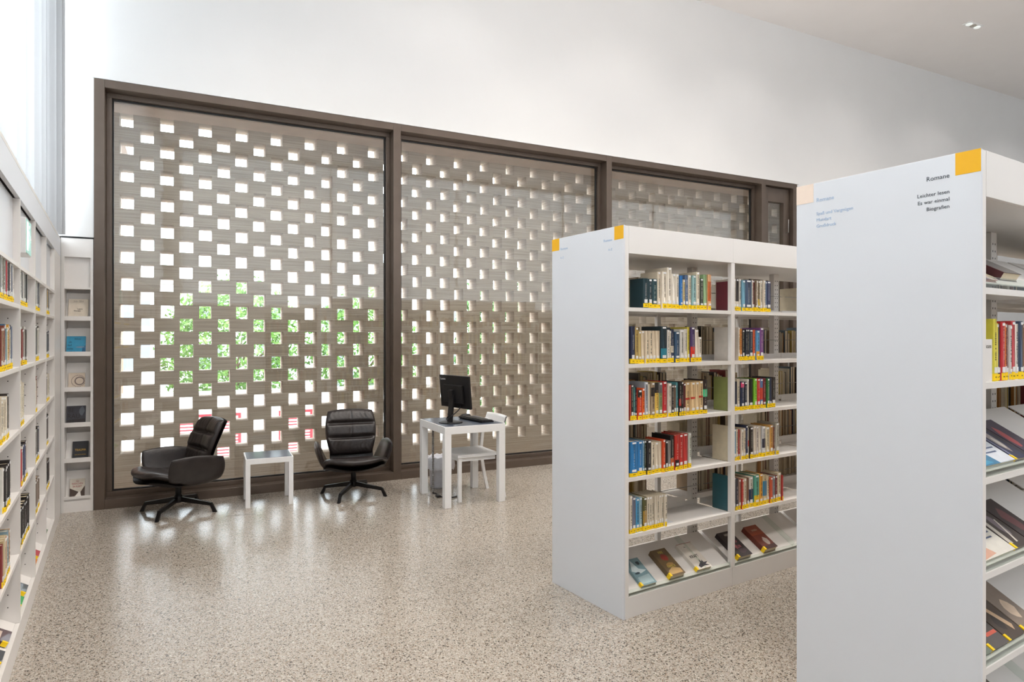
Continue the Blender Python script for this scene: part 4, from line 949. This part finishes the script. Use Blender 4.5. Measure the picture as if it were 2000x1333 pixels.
# ------------------------------------------------------------------ lounge chairs
def sstep(v, p=5): return max(0.0, 1 - abs(v) ** p)
def cushion(mb, S, th_f, th_b, nu=28, nv=28, p=6, bumpf=None):
    """S(u,v)->(point, normal); puffed pad of given front and back thickness"""
    def edge(u, v): return (sstep(u, p) * sstep(v, p)) ** .5
    def front(u, v):
        P, N = S(u, v); e = edge(u, v); k = bumpf(u, v) if bumpf else 1.0; return P + N * (th_f * e * k)
    def back(u, v):
        P, N = S(u, v); return P - N * (th_b * edge(u, v))
    def rem(t): return math.copysign(1 - (1 - abs(t)) ** 1.7, t)
    mb.grid(lambda u, v: front(rem(u), rem(v)), nu, nv); mb.grid(lambda u, v: back(rem(u), rem(v)), nu, nv, flip=True)
    return mb
def rnd2(u, v, k): return u * math.sqrt(1 - k * v * v / 2), v * math.sqrt(1 - k * u * u / 2)
def finish(o, sub=1):
    m = o.modifiers.new('smooth', 'SUBSURF'); m.levels = sub; m.render_levels = sub; return o
def lounge_chair(X, Y, rz, legrz, label):
    t = thing('lounge_chair', label, 'armchair', group='black leather swivel armchairs'); t.location = (X, Y, 0); t.rotation_euler = (0, 0, rz)
    # seat pad: front towards -y
    def S_seat(u, v):
        u, v = rnd2(u, v, .62)
        y = -.37 + (v + 1) / 2 * .56; w = .325 - .06 * max(0, v) - .05 * max(0, -v - .4) ; z = .335 + .035 * max(0, -v) ** 1.5 * 1.3 - .03 * (1 - (v - .4) ** 2 if abs(v - .4) < 1 else 0) + .035 * u * u
        y += .045 * u * u * (1 if v < 0 else 0) * (-v)
        return Vector((u * w, y, z)), Vector((0, -.05, 1)).normalized()
    def bseat(u, v): return 1 - .28 * math.exp(-(v - .25) ** 2 / .006) * (1 - abs(u) ** 4) - .06 * math.sin(9 * u + 4 * v) ** 2
    mb = MB(); cushion(mb, S_seat, .060, .035, 32, 32, p=3.6, bumpf=bseat); finish(mb.build('seat_cushion', M_leather, t, weld=True))
    # back pad with three quilted rolls
    def S_back(u, v):
        u, v = rnd2(u, v, .26)
        s = (v + 1) / 2; z = .37 + .455 * s; y = .205 + .150 * s - .03 * math.sin(s * PI); w = .215 + .045 * math.sin(min(1, s * 1.3) * PI / 2) - .02 * s ** 4
        y -= .055 * u * u * (1 - .3 * s)
        return Vector((u * w, y, z)), Vector((0, -.93, .36)).normalized()
    def bback(u, v):
        s = (v + 1) / 2; k = 1.0
        for c in (.36, .68): k -= .75 * math.exp(-((s - c - .02 * u * u) / .028) ** 2) * (1 - abs(u) ** 8)
        k -= .16 * math.exp(-(u / .03) ** 2) * (1 if s > .36 else .6) + .07 * math.sin(17 * u + 5 * math.sin(9 * s)) ** 2
        return k
    mb = MB(); cushion(mb, S_back, .060, .018, 40, 44, p=9, bumpf=bback); finish(mb.build('back_cushion', M_leather, t, weld=True))
    # outer shell behind back and seat
    mb = MB()
    def shell(off):
        def f(u, v):
            if v > 0:
                P, N = S_back(u * 1.0, v * 2 - 1); return P - N * (.02 + off)
            P, N = S_seat(u * .93, (v * 2 + 1) * .93); return Vector((P.x, P.y + .0, P.z - .034 - off - .02 * (1 - u * u)))
        return f
    mb.grid(shell(0), 24, 32); mb.grid(shell(.014), 24, 32, flip=True); finish(mb.build('shell', M_shell, t, weld=True))
    # arm pads
    for sx in (-1, 1):
        def S_arm(u, v, sx=sx):
            u, v = rnd2(u, v, .36)
            y = -.19 + (u + 1) / 2 * .50; s = (v + 1) / 2
            x = .235 + .125 * s ** .55 + .006 * math.sin(PI * s) - .07 * max(0, u - .2) ** 2; z0 = .265 + .03 * u * u; top = .545 - .012 * u - .02 * u * u
            z = z0 + (top - z0) * s
            y -= .02 * s
            return Vector((sx * x, y, z)), Vector((sx, 0, -.28)).normalized()
        mb = MB(); cushion(mb, S_arm, .026, .030, 22, 20, p=3.6, bumpf=lambda u, v: 1 - .1 * math.sin(7 * u) ** 2)
        finish(mb.build('arm_pad', M_leather, t, weld=True))
    # swivel base
    bs = bpy.data.objects.new('swivel_base', None); COL.objects.link(bs); bs.parent = t; bs.rotation_euler = (0, 0, legrz - rz)
    mb = MB(); mb.lathe([(.030, .085), (.034, .09), (.034, .15), (.026, .155), (.026, .285), (.09, .29), (.10, .30)], 24); mb.build('column', M_blackm, bs)
    for k in range(4):
        a_ = k * PI / 2; c_, s_ = math.cos(a_), math.sin(a_)
        mb = MB(); pts = [(.02, .128), (.30, .078), (.345, 0.004)]
        # flat tapered bar in the vertical plane of the leg
        Tm = Matrix.Rotation(a_, 4, 'Z')
        def seg(p, q, h0, h1, w):
            n = len(mb.v)
            for (x_, z_), hh in ((p, h0), (q, h1)):
                for dy, dz in ((-w, -hh), (w, -hh), (w, hh), (-w, hh)): mb.v.append(tuple(Tm @ Vector((x_, dy, z_ + dz))))
            for f in ((0, 1, 2, 3), (7, 6, 5, 4), (0, 4, 5, 1), (1, 5, 6, 2), (2, 6, 7, 3), (3, 7, 4, 0)): mb.f.append(tuple(n + i for i in f)); mb.mi.append(0); mb.sm.append(False)
        seg((.02, .115), (.298, .073), .022, .014, .012)
        n = len(mb.v)
        for x_, z_ in ((.282, .088), (.306, .086), (.352, .0), (.322, .0)):
            for dy in (-.012, .012): mb.v.append(tuple(Tm @ Vector((x_, dy, z_))))
        for f in ((0, 2, 4, 6), (1, 7, 5, 3), (0, 1, 3, 2), (2, 3, 5, 4), (4, 5, 7, 6), (6, 7, 1, 0)): mb.f.append(tuple(n + i for i in f)); mb.mi.append(0); mb.sm.append(False)
        mb.build('leg', M_blackm, bs, weld=False)
    return t
lounge_chair(-3.017, 5.88, R(-43), R(-92), 'black leather swivel armchair turned sideways, left of the side table')
lounge_chair(-1.585, 6.50, R(20), R(-100), 'black leather swivel armchair facing the room, right of the side table')

# ------------------------------------------------------------------ tables
def square_table(name, label, cat, X, Y, rz, wx, wy, h, leg, rail, group=None):
    t = thing(name, label, cat, group=group); t.location = (X, Y, 0); t.rotation_euler = (0, 0, rz)
    mb = MB(); q = .012
    mb.box(0, wx, 0, leg, h - rail, h); mb.box(0, wx, wy - leg, wy, h - rail, h); mb.box(0, leg, leg, wy - leg, h - rail, h); mb.box(wx - leg, wx, leg, wy - leg, h - rail, h)
    mb.build('frame', M_white, t, bevel=.002)
    mb = MB(); mb.box(q, wx - q, q, wy - q, h + .0002, h + .0025); mb.build('linoleum_top', M_lino, t)
    for a_ in (0, wx - leg):
        for b_ in (0, wy - leg):
            mb = MB(); mb.box(a_, a_ + leg, b_, b_ + leg, 0, h - rail); mb.build('leg', M_white, t, bevel=.002)
    return t
square_table('side_table', 'small white square side table with slate top between the two armchairs', 'side table', -2.447, 5.97, math.atan2(.42, .91), .42, .41, .452, .042, .05)
DK = Frame(-.616, 5.965, .89, .455)
square_table('desk', 'white square desk with dark top holding the monitor and keyboard', 'desk', DK.ox, DK.oy, DK.rz, .62, .70, .749, .065, .07)

# monitor seen from behind; local -y faces its user
MZ = .7516
mo = thing('monitor', 'black computer monitor on the desk, seen from behind', 'monitor', DK, .165, .27, MZ, rz=R(103))
# local: screen faces -y; back faces +y
mb = MB(); mb.lathe([(.115, 0), (.115, .006), (.10, .010)], 40); mb.build('stand_base', M_black, mo)
mb = MB(); mb.box(-.035, .035, .0, .022, 0.008, .27, Matrix.Rotation(R(6), 4, 'X')); mb.build('stand_column', M_black, mo, bevel=.004)
sc_ = bpy.data.objects.new('screen', None); COL.objects.link(sc_); sc_.parent = mo; sc_.location = (0, -.055, .290); sc_.rotation_euler = (R(-5), 0, 0)
mb = MB(); mb.box(-.245, .245, -.012, .012, -.15, .165); mb.build('screen_housing', M_black, sc_, bevel=.004)
mb = MB(); mb.box(-.16, .16, .012, .036, -.10, .075); mb.build('rear_hump', M_black, sc_, bevel=.006)
mb = MB(); mb.box(-.235, .235, -.0135, -.0121, -.135, .155); mb.build('display_panel', mat('screen_off', '0b0c10', .08), sc_)
mb = MB(); mb.box(-.03, .03, .036, .065, -.045, .03); mb.build('stand_mount', M_black, sc_, bevel=.004)
lettering('Lenovo', .030, mat('logo_grey', 'c9c9cc', .4), sc_, (.225, .0128, .118), 'LEFT', 'logo', rot=(R(90), 0, R(180)), ext=.0004)
kb = thing('keyboard', 'black keyboard on the desk beside the monitor', 'keyboard', DK, .455, .33, MZ + .0005, rz=R(98))
mb = MB(); Tk = Matrix.Rotation(R(4), 4, 'X'); mb.box(-.22, .22, -.07, .07, .003, .018, Tk); mb.build('case', M_black, kb, bevel=.003)
mb = MB()
for r_ in range(5):
    for c_ in range(20): mb.box(-.212 + c_ * .0213, -.212 + c_ * .0213 + .0185, -.06 + r_ * .0245, -.06 + r_ * .0245 + .0205, .018, .025, Tk)
mb.build('keys', mat('key_plastic', '202024', .35), kb)
for sx in (-.19, .19):
    mb = MB(); mb.box(sx - .012, sx + .012, .055, .066, 0, .012); mb.build('foot', M_black, kb)
ms = thing('mouse', 'small black computer mouse behind the keyboard', 'mouse', DK, .47, .62, MZ + .0005, rz=R(98))
mb = MB(); mb.grid(lambda u, v: Vector((.03 * u * (1 - .1 * v * v), .055 * v, .032 * (max(0, 1 - u ** 4) * max(0, 1 - v ** 4)) ** .5)), 12, 16); mb.grid(lambda u, v: Vector((.03 * u * (1 - .1 * v * v), .055 * v, 0)), 12, 16, flip=True)
mb.build('mouse_body', M_black, ms, weld=True)
# cable from monitor over the desk
def polycurve(P, r, m, name, label, cat, sm=8):
    pts = [Vector(p) for p in P]; out = []
    for i in range(len(pts) - 1):
        p0 = pts[max(i - 1, 0)]; p1 = pts[i]; p2 = pts[i + 1]; p3 = pts[min(i + 2, len(pts) - 1)]
        for k in range(sm):
            t = k / sm; out.append(.5 * ((2 * p1) + (p2 - p0) * t + (2 * p0 - 5 * p1 + 4 * p2 - p3) * t * t + (3 * p1 - p0 - 3 * p2 + p3) * t ** 3))
    out.append(pts[-1]); mb = MB(); mb.tube(out, r, 8); o = mb.build(name, m); tag(o, label, cat); return o
polycurve([DK.p(.23, .22, MZ + .25), DK.p(.25, .20, MZ + .19), DK.p(.20, .16, MZ + .13), DK.p(.13, .13, MZ + .09), DK.p(.09, .15, MZ + .05), DK.p(.10, .22, MZ + .045), DK.p(.14, .26, MZ + .07)], .005, M_black, 'monitor_cable', 'black cable looping from the back of the monitor on the desk', 'cable')
# segmented cable guide down the left desk leg
cg = thing('cable_guide', 'beaded grey cable guide hanging beside the left desk leg', 'cable guide', DK, .105, .60, 0)
mb = MB(); z = .02
while z < .66: mb.lathe([(.006, z), (.012, z + .003), (.012, z + .012), (.006, z + .015)], 10); z += .0175
mb.build('beads', mat('cable_bead', '8c8a88', .4), cg); mb = MB(); mb.tube([(0, 0, .0), (0, 0, .68)], .005, 8); mb.build('cable', M_black, cg)
polycurve([DK.p(.11, .595, .008), DK.p(.13, .54, .007), DK.p(.10, .46, .012), DK.p(.12, .40, .012), DK.p(.17, .36, .008), DK.p(.26, .36, .007), DK.p(.30, .42, .007)], .006, M_black, 'floor_cable', 'black power cable lying on the floor under the desk', 'cable')
ad = thing('power_adapter', 'small black power adapter on the cable under the desk', 'adapter', DK, .10, .44, 0)
mb = MB(); mb.box(-.02, .02, -.03, .03, .0, .022); mb.build('adapter_body', M_black, ad, bevel=.004)
# floor boxes
def floor_box(fr, x, y, w, d, label):
    t = thing('floor_box', label, 'floor hatch', fr, x, y, 0, group='floor socket hatches')
    mb = MB(); q = .005; mb.box(0, w, 0, q, .0003, .002); mb.box(0, w, d - q, d, .0003, .002); mb.box(0, q, q, d - q, .0003, .002); mb.box(w - q, w, q, d - q, .0003, .002); mb.build('rim', M_steel, t)
    mb = MB(); mb.box(q, w - q, q, d - q, .0003, .0012); mb.build('lid', M_floor, t)
floor_box(DK, .04, .34, .24, .24, 'square floor socket hatch under the desk')
floor_box(Frame(-2.52, 5.72, .95, .31), 0, 0, .24, .24, 'square floor socket hatch in front of the side table')
# waste bin with liner
wb = thing('waste_bin', 'white waste bin with plastic liner under the desk', 'waste bin'); wb.location = (-.755, 6.86, 0)
mb = MB(); mb.lathe([(.001, .002), (.098, .002), (.102, 0), (.108, .02), (.128, .30), (.132, .30), (.132, .308), (.122, .308), (.104, .02), (.001, .012)], 40, cap=False); mb.build('bin_body', M_bin, wb)
mb = MB(); nS = 48; prof = [(.124, .25), (.127, .31), (.133, .325), (.142, .315), (.146, .27), (.150, .22), (.147, .195)]
for r_, z_ in prof:
    for k in range(nS):
        a_ = 2 * PI * k / nS; j = .006 * math.sin(7 * a_) * (.32 - z_) * 8 + .004 * math.sin(13 * a_ + 1); mb.v.append(((r_ + j * .5) * math.cos(a_), (r_ + j * .5) * math.sin(a_), z_ + j * 1.5))
for i in range(len(prof) - 1):
    for k in range(nS):
        j = (k + 1) % nS; mb.f.append((i * nS + k, i * nS + j, (i + 1) * nS + j, (i + 1) * nS + k)); mb.mi.append(0); mb.sm.append(True)
mb.build('bin_liner', M_liner, wb)
# white chair tucked under the desk; it faces -x of the desk frame
CH = Frame(DK.p(.66, .36).x, DK.p(.66, .36).y, DK.dx, DK.dy)      # local x points to the chair's back
ch = thing('desk_chair', 'white wooden chair with a low curved backrest tucked under the desk', 'chair', CH, -.17, 0, 0)
mb = MB()
def seatf(top):
    def f(u, v): return Vector((-.30 + (u + 1) * .21, v * (.215 - .0 * u), (.452 if top else .424) - (.012 * (1 - v * v) * (1 - u * u) if top else 0)))
    return f
mb.grid(seatf(True), 12, 12, flip=False); mb.grid(seatf(False), 12, 12, flip=True)
mb.box(-.30, .12, -.215, -.2149, .424, .452); mb.box(-.30, .12, .2149, .215, .424, .452); mb.box(-.30, -.2999, -.215, .215, .424, .452); mb.box(.1199, .12, -.215, .215, .424, .452)
mb.build('seat', M_white, ch)
mb = MB(); mb.box(-.27, .10, -.195, -.175, .385, .4235); mb.box(-.27, .10, .175, .195, .385, .4235); mb.box(-.28, -.26, -.175, .175, .385, .4235); mb.build('seat_rail', M_white, ch)
for sy in (-1, 1):
    mb = MB(); mb.tube([(-.275, sy * .19, 0), (-.275, sy * .19, .4235)], .02, 4, flat=(.034, .034)); mb.build('front_leg', M_white, ch)
    mb = MB(); mb.tube([(.20, sy * .20, 0), (.165, sy * .20, .15), (.135, sy * .205, .33), (.130, sy * .205, .45), (.145, sy * .20, .60), (.185, sy * .19, .74)], .016, 4, flat=(.030, .026)); mb.build('rear_leg', M_white, ch)
mb = MB()
def bk(o_):
    def f(u, v):
        z = .700 + (v + 1) * .048; return Vector((.172 + .35 * (z - .700) + .035 * (1 - u * u) + o_, u * .22, z))
    return f
mb.grid(bk(0), 16, 4, flip=True); mb.grid(bk(.014), 16, 4)
for v in (-1, 1):
    n = len(mb.v)
    for k in range(17):
        u = -1 + k / 8; mb.v.append(tuple(bk(0)(u, v))); mb.v.append(tuple(bk(.014)(u, v)))
    for k in range(16): mb.f.append((n + 2 * k, n + 2 * k + 1, n + 2 * k + 3, n + 2 * k + 2)); mb.mi.append(0); mb.sm.append(False)
mb.build('backrest', M_white, ch, weld=True)

# ------------------------------------------------------------------ the rest of the room behind the viewer (seen reflected in the glass)
rw = thing('wall_bookshelf', 'white bookshelf full of books along the back wall, behind the viewer', 'bookshelf', FBk, 0, -.36, 0)
xs0, xs1 = -L_ + .8, -2.3
mb = MB(); mb.box(xs0, xs1, .33, .35, 0, 2.3); mb.build('back_panel', M_shelf, rw)
mb = MB(); mb.box(xs0, xs1, 0, .33, 2.18, 2.3); mb.build('top_board', M_shelf, rw); mb = MB(); mb.box(xs0, xs1, 0, .02, 0, .12); mb.build('plinth', M_shelf, rw)
x = xs0
while x < xs1 + .01: 
    mb = MB(); mb.box(x - .01, x + .01, 0, .329, .121, 2.179); mb.build('divider', M_shelf, rw); x += (xs1 - xs0) / 12
for z in [.14] + SHZ:
    mb = MB(); mb.box(xs0, xs1, .002, .329, z - .022, z); mb.build('shelf', M_shelf, rw)
mb = MB(); pal2 = ['2a2628', '4a3a34', '6e5a48', '8a7a68', '2c3848', '7c2c2c', '5a6a58', 'b8a88c', '3c3c44', '9c8468', '1e1e22', '4c5c6c']
for z in [.14] + SHZ:
    x = xs0 + .02
    while x < xs1 - .06:
        w = rn.uniform(.02, .05)
        dvx = (x - xs0) % ((xs1 - xs0) / 12)
        if dvx < .015 or dvx > (xs1 - xs0) / 12 - .07: x += .02; continue
        mb.cur = rn.randrange(len(pal2)); mb.box(x, x + w - .001, .01, .18, z + .0002, z + rn.uniform(.2, .27)); x += w
o = mb.build('back_wall_books', [bm_col(c) for c in pal2]); place(o, FBk, 0, -.36, 0); tag(o, 'rows of dark books on the back wall shelves behind the viewer', 'books', kind='stuff')
